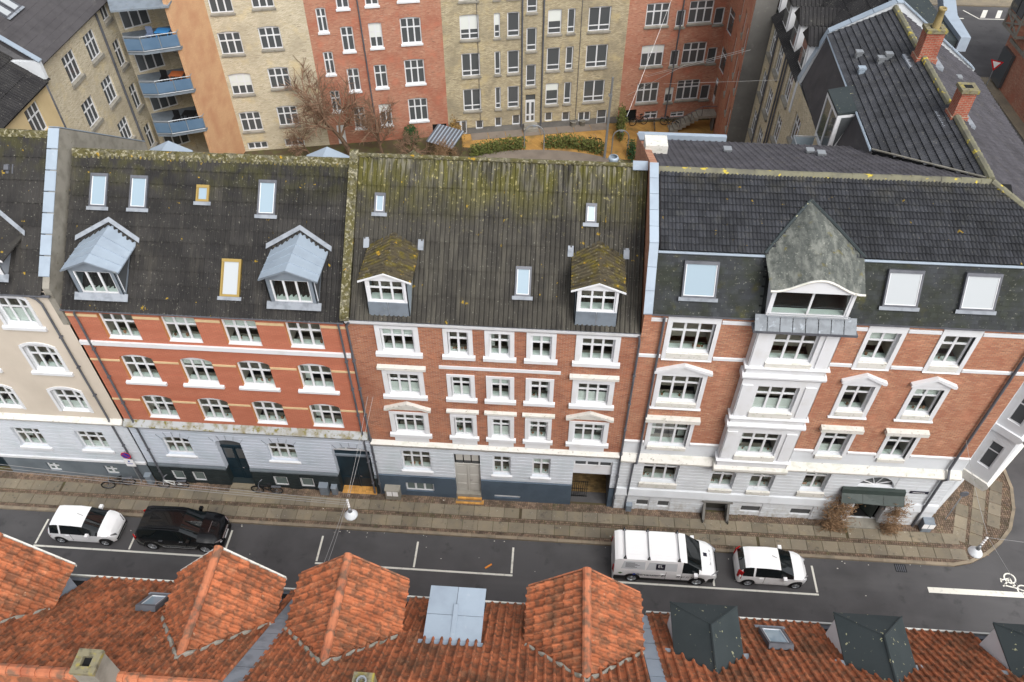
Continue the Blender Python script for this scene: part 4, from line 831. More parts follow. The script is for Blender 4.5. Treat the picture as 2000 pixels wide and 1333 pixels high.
def chimney(par, x, y, z0, h, sx, sy, pot=False):
    c = put('chimney', MB().box(-sx/2, sx/2, -sy/2, sy/2, 0, h).box(-sx/2-.07, sx/2+.07, -sy/2-.07, sy/2+.07, 0, .35).mesh('chimney_stack', brickchim), par, (x, y, z0))
    MB().box(-sx/2-.06, sx/2+.06, -sy/2-.06, sy/2+.06, h, h+.16).build('chimney_crown', mossstone, c)
    MB().box(-sx*.28, sx*.28, -sy*.22, sy*.22, h+.155, h+.17).build('flue_opening', dark, c)
    MB().prism([(-sx/2-.4, -sy/2-.35, -.15), (sx/2+.4, -sy/2-.35, -.15), (sx/2+.4, sy/2+.3, -.15), (-sx/2-.4, sy/2+.3, -.15)], (0, 0, .22)).build('chimney_flashing', lead, c)
    if pot: MB().lathe([(.2, h+.16), (.17, h+.5), (.15, h+.95), (.19, h+1.0), (.19, h+1.1), (.14, h+1.1), (.13, h+.7)], n=14).build('chimney_pot', M('yellow_chimney_pot', rgb(160, 142, 98), .8, [(rgb(124, 112, 80), 3, .45, .7, .7)], k=.75), c, smooth=True)
    return c
brickchim = M('chimney_brick', rgb(176, 88, 66), .85, [(rgb(130, 66, 50), 2, .45, .7, .6), (rgb(190, 160, 140), 6, .64, .78, .4)], brick=(rgb(150, 72, 54), rgb(160, 138, 120), .24, .085, .014), k=.8)
mossstone = M('mossy_stone_crown', rgb(120, 114, 92), .95, [(rgb(150, 136, 44), 4, .52, .66, .8), (rgb(74, 70, 60), 6, .5, .66, .7)], bump=(30, .4))
chimney(E_, 17.62, 9.55, 18.15, 1.45, .62, .66); chimney(E_, 17.8, 15.1, 18.15, 1.6, .85, .7, True)
for x, y in ((15.4, 17.2), (16.1, 15.9), (16.45, 16.0), (15.2, 15.6), (20.4, 16.2)):
    z = 18.4-(17.6-x)*.49 if x < 17 else 18.4-(x-17.6)*.64
    MB().box(-.14, .14, -.14, .14, -.1, .22).box(-.2, .18, -.16, .16, .22, .32).build('roof_vent', galv if x > 15.3 else zinc, E_, loc=(x, y, z))
# party wall to the next house with zinc coping
P = [(13.75, 14.0), (14.7, 17.0), (17.85, 18.75), (18.2, 18.75), (23.4, 15.1), (23.4, 12), (13.75, 12)]
MB().prism([(x, 20.7, z) for x, z in P], (0, .3, 0)).build('party_wall', stuccoD, E_)
for (x0, z0), (x1, z1) in zip(P[:4], P[1:5]):
    n = max(1, int(math.hypot(x1-x0, z1-z0)/1.0))
    for i in range(n):
        a, b = Vector((x0, 20.62, z0)).lerp(Vector((x1, 20.62, z1)), i/n), Vector((x0, 20.62, z0)).lerp(Vector((x1, 20.62, z1)), (i+.97)/n)
        MB().prism([a, b, b+Vector((0, .46, 0)), a+Vector((0, .46, 0))], (0, 0, .07)).build('coping', zinc, E_)
# box dormer with triangular side light and small roof balcony
bd = put('box_dormer', MB().prism([(13.5, 12.3, 16.6), (15.0, 12.3, 16.95), (15.0, 14.7, 16.95), (13.5, 14.7, 16.6)], (0, 0, .12)).mesh('dormer_flat_roof', feltg), E_)
for y in (12.35, 14.65): MB().prism([(13.6, y, 14.2), (13.6, y, 16.6), (14.6, y, 16.75)], (0, -.05, 0)).build('side_frame', white, bd); MB().prism([(13.72, y-.06, 14.75), (13.72, y-.06, 16.5), (14.36, y-.06, 16.6)], (0, -.01, 0)).build('pane', panefar, bd)
MB().box(13.52, 13.6, 12.3, 14.7, 14.1, 14.3).box(13.52, 13.6, 12.3, 14.7, 16.4, 16.6).box(13.52, 13.6, 12.3, 12.42, 14.3, 16.4).box(13.52, 13.6, 13.44, 13.56, 14.3, 16.4).box(13.52, 13.6, 14.58, 14.7, 14.3, 16.4).build('front_frame', white, bd); MB().box(13.56, 13.58, 12.4, 14.6, 14.3, 16.4).build('pane', panefar, bd)
bl = put('roof_balcony', MB().box(12.3, 13.5, 11.3, 14.2, 13.2, 13.35).mesh('balcony_slab', feltg), E_)
mb = MB()
for y in (11.3, 14.2): mb.tube([(13.5, y, 14.3), (12.3, y, 14.3), (12.3, y, 13.3)], .03, 6)
mb.tube([(12.3, 11.3, 14.3), (12.3, 14.2, 14.3)], .03, 6).build('railing', galv, bl); MB().box(12.28, 12.3, 11.35, 14.15, 13.35, 14.25).build('glass_screen', zblue, bl); MB().box(12.35, 13.4, 14.18, 14.2, 13.35, 14.25).build('glass_screen', zblue, bl)
# courtyard facade of both wings: plane X=13.8 facing west
def sidewall(par, y0, y1, z1, wl, mat, X=13.8, gl=None):
    ops = [(y0-c-w/2, y0-c+w/2, z, z+h) for c, w, z, h in wl]
    wall(par, 'courtyard_wall', 0, y0-y1, 0, z1, ops, mat, rotz=RD(-90), loc=(X, y0, 0))
    for c, w, z, h in wl: win(par, X, z, w, h, 3, .36, y=c, rotz=RD(-90), inside=False, glass=panefar, t=.09, sill=(.08, .12, .18, concrete))
sidewall(E_, 20.7, 8.8, 14.0, [(c, 1.5, z, 1.75) for c in (18.9, 15.6) for z in (11.0, 8.0, 5.0)], brickP)
F_ = wthing('dormer_wing_house', 'pale brick courtyard wing with a row of white dormers on a dark corrugated roof', 'house', (17.5, 25, 0))
sidewall(F_, 29.5, 20.7, 14.0, [(c, 1.4, z, 1.8) for c in (28.3, 25.9, 22.4) for z in (11.85, 8.95, 6.0, 3.0)], brickP)
for y in (27.2, 24.2, 23.6): MB().tube([(13.7, y, 14), (13.7, y, .3)], .06, 6).build('downpipe', gutter, F_)
Vf = Vector((4.2, 0, 4.6)); Ff = frame_m((13.7, 31.5, 14.0), (0, -1, 0), Vf)
cs = tile_mesh('roof_sheet', corr_prof(1.06, .2, .028), 1.1, .04, corrF, lip=.012, over=.07)
field(F_, 'roof_sheet', cs, Ff, 10, 6, 1.06, Vf.length/6, None, 60, .003, .002)
MB().prism([(13.7, 21, 13.95), (17.9, 21, 18.55), (22.6, 21, 14), (22.6, 21, 13.8), (13.7, 21, 13.8)], (0, 11, 0)).build('roof_deck', feltk, F_)
MB().box(17.7, 18.15, 21.1, 32, 18.5, 18.75).build('ridge_capping', zincdk, F_)
for i, y in enumerate((21.75, 24.45, 27.2, 30)):
    d = put('dormer', MB().box(14.0, 16.9, y-.68, y+.68, 14.2, 16.2).mesh('dormer_box', white), F_)
    MB().prism([(13.85, y-.9, 16.1), (13.85, y, 16.85), (13.85, y+.9, 16.1)], (3.1, 0, 0)).build('dormer_roof', corrF, d)
    for k in range(13): MB().tube([(13.95+.23*k, y-.92, 16.1), (13.95+.23*k, y, 16.86)], .05, 5).build('corrugation', corrF, d)
    MB().box(13.92, 13.99, y-.55, y+.55, 14.5, 16.1).build('window_frame', white, d)
    for a, b in ((-.48, -.18), (-.14, .14), (.18, .48)):
        for z0, z1 in ((14.6, 15.45), (15.52, 16.02)): MB().box(13.9, 13.915, y+a, y+b, z0, z1).build('pane', panefar, d)
MB().box(16.9, 17.1, 24, 24.25, 17.4, 18.0).box(16.85, 17.15, 23.95, 24.3, 18.0, 18.1).build('roof_cowl', zinc, F_)
# flat zinc-edged building beyond
H_ = wthing('flat_roofed_house', 'dark flat-roofed building edged with a broad zinc parapet beyond the chimneys', 'house', (22, 30, 0))
MB().box(19.4, 24.2, 25.5, 33, 0, 14.6).build('flat_roof_block', feltg, H_)
MB().prism([(24.2, 25.3, 14.0), (24.8, 25.3, 14.0), (25.0, 28.5, 14.0), (26.2, 33, 14.0), (25.4, 33, 14.0), (24.2, 28.6, 14.0)], (0, 0, .9)).build('parapet', zinc, H_)
MB().box(19.3, 24.3, 33, 36, 0, 15.4).build('rear_block', zincdk, H_)
# ================= far courtyard row (one straight line, four houses) =================
TH = math.atan(.2176); FO = Vector((-26.3, 32.7, 0)); fu = Vector((math.cos(TH), math.sin(TH), 0)); fn_ = Vector((-math.sin(TH), math.cos(TH), 0))
def farhouse(name, label, s0, s1, top, mat, wl, doors=(), base=None, sillm=None):
    r = thing(name, label, 'house', FO+fu*s0, TH); ops = [(a-s0, b-s0, c, d, ar) for a, b, c, d, nl, tr, ar in wl] + [(a-s0, b-s0, c, d) for a, b, c, d in doors]
    wall(r, 'wall', 0, s1-s0, base or 0, top, ops, mat, rev=.16)
    if base: wall(r, 'base_wall', 0, s1-s0, -.05, base, ops, greypl, y=-.04, rev=.2)
    for a, b, c, d, nl, tr, ar in wl:
        win(r, (a+b)/2-s0, c, b-a, d-c, nl, tr, dep=.1, arch=ar, inside=False, glass=panefar, t=.09, sill=(.07, .1, .16, sillm or concrete) if d-c > 1 else None)
        if random.random() < .16:
            f = random.choice((.35, .5, .6)); MB().box(a-s0+.08, b-s0-.08, .115, .128, c+(d-c)*(1-f), d-ar-.08).build('roller_blind', curtain, r)
    MB().box(0, s1-s0, .3, 8, 0, top-.05).build('house_body', mat, r)
    MB().prism([(-.1, -.3, top), (-.1, 4.2, top+3), (-.1, 8.3, top)], (s1-s0+.2, 0, 0)).build('roof', corrF, r)
    return r
w4 = []
for a, b, zs in ((.25, 1.92, (11.65, 8.47, 5.13, 1.85)), (3.28, 4.9, (11.85, 8.68, 5.43, 2.12))):
    for z in zs: w4.append((a, b, z, z+1.8, 3, .38, .1))
w4 += [(.3, 1.94, -.4, .85, 3, .38, .1), (3.35, 4.97, -.6, .95, 3, .5, .1)]
w4 = [w for w in w4 if w[2] > 0] + [(.3, 1.94, .15, .85, 3, 0, .06), (3.35, 4.97, .15, .95, 3, 0, .06)]
farhouse('pale_brick_house', 'pale yellow brick courtyard house with arched white six-pane windows beside the orange stair wall', 0, 7.0, 16, brickP, w4)
w5 = [(7.75, 8.5, z, z+1.88, 2, .36, .06) for z in (9.75, 6.32, 3.05)] + [(9.36, 10.3, z, z+1.97, 2, .36, .06) for z in (11.45, 8.12, 4.75, 1.36)] + [(11.5, 12.5, z, z+1.98, 2, .36, .06) for z in (11.55, 8.26, 4.88, 1.45)] + [(13.93, 15.52, z, z+2.1, 3, .36, .08) for z in (11.75, 8.4, 5.02, 1.65)]
r5 = farhouse('red_courtyard_house', 'red brick courtyard house left of the yellow one, behind the bare tree', 7.0, 17.15, 16, brickR, w5, [(7.8, 8.45, 0, 1.8), (15.8, 17.0, 0, 1.2)], sillm=white)
MB().box(.8, 1.45, .05, .1, 0, 1.8).build('back_door', white, r5); MB().box(8.8, 10.0, .12, .16, 0, 1.2).build('cellar_door', dark, r5)
MB().tube([(3.9, -.08, 15), (4.1, -.08, .3)], .06, 6).build('downpipe', gutter, r5)
w6 = []
for a, b, nl in ((18.53, 20.03, 2), (21.21, 21.7, 1), (22.26, 23.24, 1), (25.5, 26.6, 1), (27.08, 27.7, 1), (28.77, 30.58, 2)):
    for z in (11.45, 8.4, 5.3, 2.2): w6.append((a, b, z, z+2.0, nl, 0, .04))
w6 += [(23.8, 24.63, z, z+1.95, 1, 0, .05) for z in (10.25, 7.12, 4.05)]
w6 += [(19.5, 20.15, .42, 1.25, 1, 0, 0), (21.15, 21.75, .5, 1.4, 1, 0, 0), (22.65, 23.35, .55, 1.5, 1, 0, 0), (25.5, 26.17, .65, 1.5, 1, 0, 0), (27.0, 27.7, .55, 1.42, 1, 0, 0), (28.45, 29.53, .4, 1.3, 2, 0, 0)]
r6 = farhouse('yellow_courtyard_house', 'weathered yellow brick courtyard house with a white door in the middle', 17.15, 32.0, 16, brickY, w6, [(23.8, 24.63, .7, 3.3), (17.7, 18.75, 0, 1.35), (30.1, 31.0, 0, 1.35)], base=.62)
d = panel_door(r6, 23.8-17.15, 24.63-17.15, .7, 2.75, .08, white, 2, ((.08, .3, 1), (.38, .9, 1)), handle=False); MB().box(6.6, 7.55, .12, .14, 2.8, 3.3).build('fanlight', panefar, r6); MB().box(6.45, 7.7, -.6, .05, 0, .35).box(6.5, 7.65, -.35, .05, .35, .68).build('door_steps', concrete, r6)
panel_door(r6, .55, 1.6, 0, 1.35, .1, white, 2, ((.1, .9, 1),), 'cellar_door', False); panel_door(r6, 12.95, 13.85, 0, 1.35, .1, white, 1, ((.05, .4, 1), (.48, .95, 1)), 'cellar_door', False)
for x in (6.3, 8.0): MB().tube([(x, -.09, 15.5), (x, -.09, .4)], .07, 6).build('downpipe', gutter, r6)
for x in (19.9-17.15, 28.2-17.15): MB().tube([(x, -.05, 13), (x, -.05, .6)], .025, 5).build('cable', gutter, r6)
# low transom bars of these casements
for a, b, z, t, nl, tr, ar in w6:
    if t-z > 1.9: MB().box(a-17.15+.06, b-17.15-.06, .1, .17, z+.42, z+.5).build('casement_bar', white, r6)
w7 = []
for a, b, nl, ar in ((33.46, 35.38, 3, .06), (37.0, 39.03, 3, .06)):
    for z in (11.75, 8.5, 5.05, 1.72): w7.append((a, b, z, z+1.9, nl, .36, ar))
for a, b in ((36.0, 36.75), (39.2, 40.03)):
    for z in (11.5, 8.3, 4.95, 1.6): w7.append((a, b, z, z+1.42, 1, 0, .05))
w7 += [(34.4, 35.6, .1, .85, 2, .4, 0), (36.8, 38.05, .1, .65, 2, .4, 0)]
r7 = farhouse('red_gate_house', 'red brick courtyard house with a dark passage and an outside stair to its corner door', 32.0, 40.3, 16, brickR, w7, [(32.5, 33.65, 0, 1.15)])
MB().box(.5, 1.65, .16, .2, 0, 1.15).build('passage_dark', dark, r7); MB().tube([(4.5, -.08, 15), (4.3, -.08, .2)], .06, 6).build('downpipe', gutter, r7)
MB().box(0, .45, -.06, .01, 0, .4).box(1.75, 8.3, -.06, .01, 0, .12).build('base_band', greypl, r7)
# its chamfered corner and the side wall running toward the viewer
c0 = FO+fu*40.3; c1 = Vector((13.35, 39.4, 0)); dv_ = (c1-c0); a_ = math.atan2(dv_.y, dv_.x)
cw = [(.15, dv_.length-.15, z, z+2.0) for z in (11.2, 7.9, 4.6)] if dv_.length > .8 else []
wall(r7, 'corner_wall', 0, dv_.length, 0, 16, cw+[(.1, .95, 1.5, 3.9)], brickR, loc=((8.3, 0, 0)), rotz=a_-TH)
dr = MB().box(.1, .95, .1, .14, 1.5, 3.4).build('corner_door', white, r7, loc=(8.3, 0, 0), rotz=a_-TH); MB().box(.22, .82, .07, .095, 2.2, 3.2).build('pane', panefar, dr)
for o in cw: win(r7, 8.3+math.cos(a_-TH)*(o[0]+o[1])/2, o[2], o[1]-o[0], 2.0, 1, .3, y=math.sin(a_-TH)*(o[0]+o[1])/2, rotz=a_-TH, inside=False, glass=panefar)
S_ = wthing('red_side_house', 'red brick courtyard side wall ending in a dark grey rendered strip', 'house', (14, 34, 0))
sv = Vector((12.4, 29.6, 0))-c1; sa = math.atan2(sv.y, sv.x); sL = sv.length
so_ = [(s-.5, s+.5, z, z+1.8) for s in (3.2, 6.2, 8.6) for z in (11.0, 7.9, 4.8)]
wall(S_, 'courtyard_wall', 0, sL, 0, 16, so_, brickR, loc=c1, rotz=sa)
for o in so_: p = c1+sv.normalized()*(o[0]+o[1])/2; win(S_, p.x, o[2], 1.0, 1.8, 2, .36, y=p.y, rotz=sa, inside=False, glass=panefar, sill=(.04, .06, .1, concrete))
MB().q((12.4, 29.55, 0), (13.85, 29.55, 0), (13.85, 29.55, 16), (12.4, 29.55, 16)).build('rendered_strip', greypl, S_); MB().box(12.5, 20, 29.6, 40, 15.8, 16).build('roof', feltk, S_)
# outside stair
ST = wthing('outside_stair', 'old grey concrete outside stair climbing to the corner door of the courtyard', 'stairs', (11.5, 39.2, 0))
s0, s1 = Vector((9.4, 38.6, 0)), Vector((12.0, 39.0, 0)); sd = (s1-s0)/8
for i in range(8):
    p = s0+sd*i; MB().box(0, .36, -.5, .5, .19*i-.12 if i > 1 else 0, .19*(i+1)).build('step', concrete, ST, loc=p, rotz=.15)
MB().box(0, 1.3, -.6, .6, 1.3, 1.5).build('landing', concrete, ST, loc=s1, rotz=.15); MB().box(-.06, .06, -.5, .5, 0, 1.3).build('landing_wall', greypl, ST, loc=s1+Vector((1.1, .1, 0)))
mb = MB().tube([s0+Vector((0, -.5, .9)), s1+Vector((0, -.5, 2.4)), s1+Vector((1.2, -.4, 2.4))], .03, 5)
for t in (0, .33, .66, 1): p = s0.lerp(s1, t); mb.tube([p+Vector((0, -.5, 1.5*t)), p+Vector((0, -.5, 1.5*t+.9))], .025, 5)
mb.build('handrail', gutter, ST)
# ================= left wing G1 (faces the courtyard, plane X=-32) =================
G1 = thing('left_wing_house', 'pale brick courtyard wing with a dark felt roof and two long skylights', 'house', (-32, 20.2, 0), RD(90))
gy = lambda y: y-20.2
w1 = [(gy(a), gy(b), z, z+1.8) for a, b in ((22.5, 24.08), (25.56, 27.08)) for z in (11.2, 7.92, 4.68, 1.5)] + [(gy(28.68), gy(29.7), z, z+1.9) for z in (12.6, 9.22, 5.83, 2.5)]
wall(G1, 'wall', 0, gy(30.2), 0, 13.8, w1, brickP, rev=.16)
for o in w1: win(G1, (o[0]+o[1])/2, o[2], o[1]-o[0], o[3]-o[2], 3 if o[1]-o[0] > 1.3 else 2, .36, inside=False, glass=panefar, t=.09, sill=(.07, .12, .25, concrete))
MB().tube([(gy(27.9), -.1, 13.6), (gy(27.9), -.1, .2)], .09, 6).build('downpipe', gutter, G1)
MB().prism([(-.1, -.3, 13.8), (-.1, 5.5, 18.2), (-.1, 5.5, 17.9), (-.1, -.1, 13.6)], (gy(30.2)+.1, 0, 0)).build('roof', feltk, G1)
Fg = frame_m((-.1, -.32, 13.85), (1, 0, 0), (0, 5.8, 4.4))
ft = tile_mesh('felt_tile', [(0, 0), (.5, .004), (1.0, 0)], .45, .012, feltk, lip=.012)
field(G1, 'felt_tile', ft, Fg, 10, 16, 1.0, .45, None, 170, .002, .003, world=Matrix.Translation((-32, 20.2, 0)) @ Matrix.Rotation(RD(90), 4, 'Z'))
for u in (2.0, 2.9): skylight(G1, Fg, u, 3.0, .75, 2.1, gutter, skyglass_w)
MB().box(-.35, -.1, -.35, 6, 13.0, 14.1).build('party_parapet', stuccoD, G1); MB().prism([(-.42, -.4, 14.1), (-.05, -.4, 14.1), (-.05, -.4, 14.17), (-.42, -.4, 14.17)], (0, 6, 4.55)).build('parapet_coping', zinc, G1)
G0 = thing('low_wing_house', 'yellowish rendered wing with a dark corrugated roof at the left edge', 'house', (-32, 12, 0), RD(90))
wall(G0, 'wall', 0, 8.0, 0, 12.8, [(5.1, 6.6, 10.4, 12.3)], M('yellow_render', rgb(200, 180, 140), .9, [(rgb(176, 156, 118), .7, .42, .7, .6)]))
win(G0, 5.85, 10.4, 1.5, 1.9, 3, .36, inside=False, glass=panefar)
Vg = Vector((0, 5.5, 4.0)); Fg0 = frame_m((0, -.3, 12.85), (1, 0, 0), Vg); field(G0, 'roof_sheet', cs, Fg0, 8, 6, 1.02, Vg.length/6, None, 60, .003, .002)
MB().prism([(0, -.3, 12.7), (0, 5.2, 16.7), (0, 5.2, 16.5), (0, 0, 12.6)], (8, 0, 0)).build('roof_deck', dark, G0)
# balcony bay between the wing and the orange stair wall
BB = wthing('balcony_bay', 'recessed bay of stacked balconies with blue front panels beside the orange wall', 'balconies', (-29, 30, 0))
p0, p1, p2_ = Vector((-32, 30.2, 0)), Vector((-29.9, 31.9, 0)), Vector((-26.95, 32.5, 0))
for a, b, wl in ((p0, p1, [(.35, 2.3)]), (p1, p2_, [(.5, 2.6)])):
    v = b-a; an = math.atan2(v.y, v.x); door_ = a is p0
    ops = [(x0, x1, z+(.1 if door_ else 1.0), z+2.5) for x0, x1 in wl for z in (11.2, 7.9, 4.65, 1.3)]
    wall(BB, 'back_wall', 0, v.length, 0, 14.0, ops, brickP, loc=a, rotz=an)
    for o in ops: p = a+v.normalized()*(o[0]+o[1])/2; win(BB, p.x, o[2], o[1]-o[0], o[3]-o[2], 3, .3 if door_ else 0, y=p.y, rotz=an, inside=False, glass=panefar)
for z in (11.2, 7.95, 4.75):
    q0, q1, q2 = Vector((-30.25, 27.3, z)), Vector((-29.1, 27.35, z)), Vector((-26.85, 28.3, z))
    b = put('balcony', MB().prism([q0, q1, q2, Vector((-27, 32.4, z)), Vector((-31.9, 30.2, z))], (0, 0, -.2)).mesh('balcony_slab', zincdk), BB)
    pts = [q0, q1, q1.lerp(q2, .5), q2]; up = Vector((0, 0, 1.08))
    for a, c in zip(pts, pts[1:]): n = Vector((0, -.02, 0)); MB().prism([a+Vector((0, 0, .12)), c+Vector((0, 0, .12)), c+Vector((0, 0, .92)), a+Vector((0, 0, .92))], (0, .03, 0)).build('blue_panel', bluepanel, b)
    mb = MB().tube([p+up for p in pts]+[Vector((-27.0, 30.5, z))+up], .035, 6).tube([p+Vector((0, -.03, .06)) for p in pts], .03, 6)
    for p in pts: mb.tube([p, p+up], .03, 6)
    mb.build('balcony_rail', galv, b)
MB().prism([(-30.4, 27.2, 14.0), (-26.8, 28.2, 14.0), (-26.9, 32.5, 14.6), (-32, 30.2, 14.6)], (0, 0, .12)).build('bay_roof', zincdk, BB)
OW = wthing('orange_stair_wall', 'tall blank orange rendered wall beside the blue balconies', 'wall', (-26.6, 30.5, 0))
v = Vector((-26.3, 32.7, 0))-Vector((-26.9, 28.35, 0)); MB().box(0, v.length, 0, .3, 0, 16).build('orange_face', orangepl, OW, loc=(-26.9, 28.35, 0), rotz=math.atan2(v.y, v.x))
MB().box(-27.2, -26.0, 28.0, 29.0, 0, 1.3).build('white_porch', white, OW)
def balconyset(z, tcol, ccol, label, lab2, ch):
    t = thing('balcony_table', label, 'table', (-28.3, 29.3, z)); MB().box(-.5, .5, -.4, .4, .68, .72).build('table_top', tcol, t)
    for sx in (-.42, .42):
        for sy in (-.32, .32): MB().box(sx-.03, sx+.03, sy-.03, sy+.03, 0, .68).build('leg', tcol, t)
    for k, (x, y) in enumerate(ch):
        c = thing('balcony_chair', lab2[k], 'chair', (x, y, z), .3*k, 'chairs on the balconies'); MB().box(-.24, .24, -.24, .24, .4, .46).build('seat', ccol, c); MB().box(-.24, .24, .2, .25, .46, .95).build('backrest', ccol, c)
        for sx in (-.2, .2):
            for sy in (-.2, .2): MB().box(sx-.02, sx+.02, sy-.02, sy+.02, 0, .4).build('leg', ccol, c)
bt = M('blue_table_cloth', rgb(60, 130, 190), .7); bt2 = M('orange_table', rgb(150, 84, 50), .6); bc = M('grey_blue_chair', rgb(110, 124, 150), .7)
balconyset(11.2, bt, bc, 'small table with a bright blue cloth on the top balcony', ('grey-blue chair left of the blue table on the top balcony', 'grey-blue chair right of the blue table on the top balcony'), ((-29.3, 29.1), (-27.3, 29.6)))
balconyset(7.95, bt2, blackpl, 'square orange-brown table on the middle balcony', ('black chair left of the orange table on the middle balcony', 'black chair right of the orange table on the middle balcony'), ((-29.3, 29.1), (-27.4, 29.6)))
balconyset(4.75, blackpl, blackpl, 'dark table on the lowest balcony', ('dark armchair left of the table on the lowest balcony', 'dark armchair right of the table on the lowest balcony'), ((-29.3, 29.0), (-27.4, 29.6)))
# ================= far right street house =================
K_ = wthing('half_timbered_house', 'red brick house with half-timbered oriel across the side street, top right', 'house', (43, 45, 0))
ko = [(50-y-.6, 50-y+.6, z, z+1.8) for y in (44.2, 41.6, 39) for z in (5.2, 8.6)]
wall(K_, 'side_wall', 0, 14, 0, 13, ko, brickR, rotz=RD(-90), loc=(40.6, 50, 0))
for o in ko: win(K_, 40.6, o[2], 1.2, 1.8, 2, .3, y=50-(o[0]+o[1])/2, rotz=RD(-90), inside=False, glass=panefar, fm=gutter, sill=(.1, .12, .3, concrete))
MB().box(40.5, 40.65, 36, 49.5, 3.9, 4.2).build('stone_band', concrete, K_); MB().tube([(40.45, 46.4, 13), (40.45, 46.4, 4)], .08, 6).build('downpipe', concrete, K_)
MB().q((40.6, 50, 0), (43, 52.5, 0), (43, 52.5, 13), (40.6, 50, 13)).q((43, 52.5, 0), (55, 52.5, 0), (55, 52.5, 13), (43, 52.5, 13)).q((40.6, 36, 0), (55, 36, 0), (55, 36, 13), (40.6, 36, 13)).box(40.5, 55, 36, 52, 12.9, 13.1).build('other_walls', brickR, K_)
ori = put('oriel', MB().box(39.7, 40.6, 47.3, 50.2, 5.2, 12.5).mesh('oriel_box', brickR), K_)
for z in (5.1, 6.3, 8.7, 10.2): MB().box(39.6, 40.62, 47.2, 50.3, z, z+.25).build('timber_rail', concrete, ori)
for y in (47.25, 48.6, 50.0): MB().box(39.62, 39.7, y, y+.25, 5.2, 12.5).build('timber_post', concrete, ori); 
for z in (6.6, 10.4): MB().box(39.6, 39.66, 47.6, 49.9, z+.1, z+1.9).build('pane', panefar, ori); MB().box(39.58, 39.6, 48.7, 48.8, z+.1, z+1.9).build('glazing_bar', blackpl, ori)
for z in (5.4, 8.95): MB().tube([(39.66, 47.5, z), (39.66, 49.9, z+.9)], .1, 4).tube([(39.66, 49.9, z), (39.66, 47.5, z+.9)], .1, 4).build('timber_brace', concrete, ori)
MB().box(40.3, 40.58, 47.5, 49.6, .3, 3.4).build('shop_window', panefar, K_)
# ================= near roofs =================
A42 = RD(42); T42 = math.tan(A42); NY, NZ = -11.98, 12.3
zmain = lambda y: NZ+(NY-y)*T42
tO = tile_mesh('roof_tile', [(0, 0), (.018, .05), (.055, .07), (.09, .05), (.108, .0), (.18, -.014), (.25, 0)], .42, .065, tileO, lip=.02, over=.05)
DORM = [(-16.3, 13.9, 15.52, 1.65, -12.3, 0), (-9.52, 13.9, 15.52, 1.63, -12.3, 0), (-5.66, 14.07, 15.38, 1.64, -12.2, 1), (1.41, 14.07, 15.32, 1.66, -12.15, 1)]
ZB = (-3.25, -1.55, -12.35, 14.15)
FELT = [(5.0, 1.0), (9.85, 1.0), (14.55, 1.05)]
NH = []
for nm, lb, x0, x1 in (('near_tiled_house', 'near orange tiled roof at the lower left, with a mossy square chimney', -24, -7.85), ('near_tiled_house', 'near orange tiled roof in the middle, between two metal party gutters, with a zinc dormer', -7.4, 3.1), ('near_tiled_house', 'near orange tiled roof at the lower right with dark felt hipped dormers', 3.52, 23.77)):
    h = wthing(nm, lb, 'house', ((x0+x1)/2, -14, 0)); NH.append((h, x0, x1))
    MB().box(x0, x1, -21, NY-.45, 0, 12.1).build('house_body', brickC, h)
    MB().prism([(x0, NY, NZ-.06), (x0, -16.48, 16.3), (x0, -21, 12.2), (x0, NY-.3, 12.0)], (x1-x0, 0, 0)).build('roof_deck', dark, h)
    r = put('roof', MB().box(x0, x1, NY-.03, NY+.1, NZ-.16, NZ-.04).mesh('eaves_gutter', gutter), h)
    MB().box(x0, x1, NY+.12, NY+.17, NZ-.14, NZ+.03).build('gutter_lip', whitedirty, r)
    F = frame_m((x1, NY+.02, NZ), (-1, 0, 0), (0, -math.cos(A42), math.sin(A42)))
    nu = int((x1-x0)/.25); L = (NZ*0+(16.48-11.98))/math.cos(A42); nv = round(L/.35); dv = L/nv
    def keep(u, v, x1=x1, F=F):
        p = F @ Vector((u, v, 0))
        for xd, ze, zr, hw, yf, _ in DORM:
            s = (zr-ze)/hw
            if abs(p.x-xd) < hw-.12 and zr-abs(p.x-xd)*s > p.z+.22: return False
        if ZB[0]+.1 < p.x < ZB[1]-.1 and p.y > -14.0: return False
        for xc, hw in FELT:
            if abs(p.x-xc) < hw-.15 and p.y > -13.7-(.6*(1-abs(p.x-xc)/hw)): return False
        return True
    field(r, 'roof_tile', tO, F, nu, nv, .25, dv, keep, 300 if x0 > -20 else 300, .006, .012)
    # ridge tiles
    n = int((x1-x0)/.38); 
    MB().tube([(x0, -16.5, 16.38), (x1, -16.5, 16.38)], .12, 8).build('ridge_core', tileOr, h)
    for i in range(n):
        xx = x0+i*.38
        if x0 < -20 and -14.8 < xx < -10: MB().tube([(xx, -16.5, 16.4), (xx+.4, -16.5, 16.42)], [.14, .16], 10).build('ridge_tile', tileOr, h)
    MB().prism([(x0, -16.55, 16.32), (x0, -21, 12.3), (x0, -21, 12.2), (x0, -16.55, 16.2)], (x1-x0, 0, 0)).build('rear_slope', tileO, h)
tS = tile_mesh('dormer_tile', [(0, 0), (.018, .045), (.055, .062), (.09, .045), (.108, .0), (.18, -.014), (.25, 0)], .4, .065, tileO, lip=.02, over=.05)
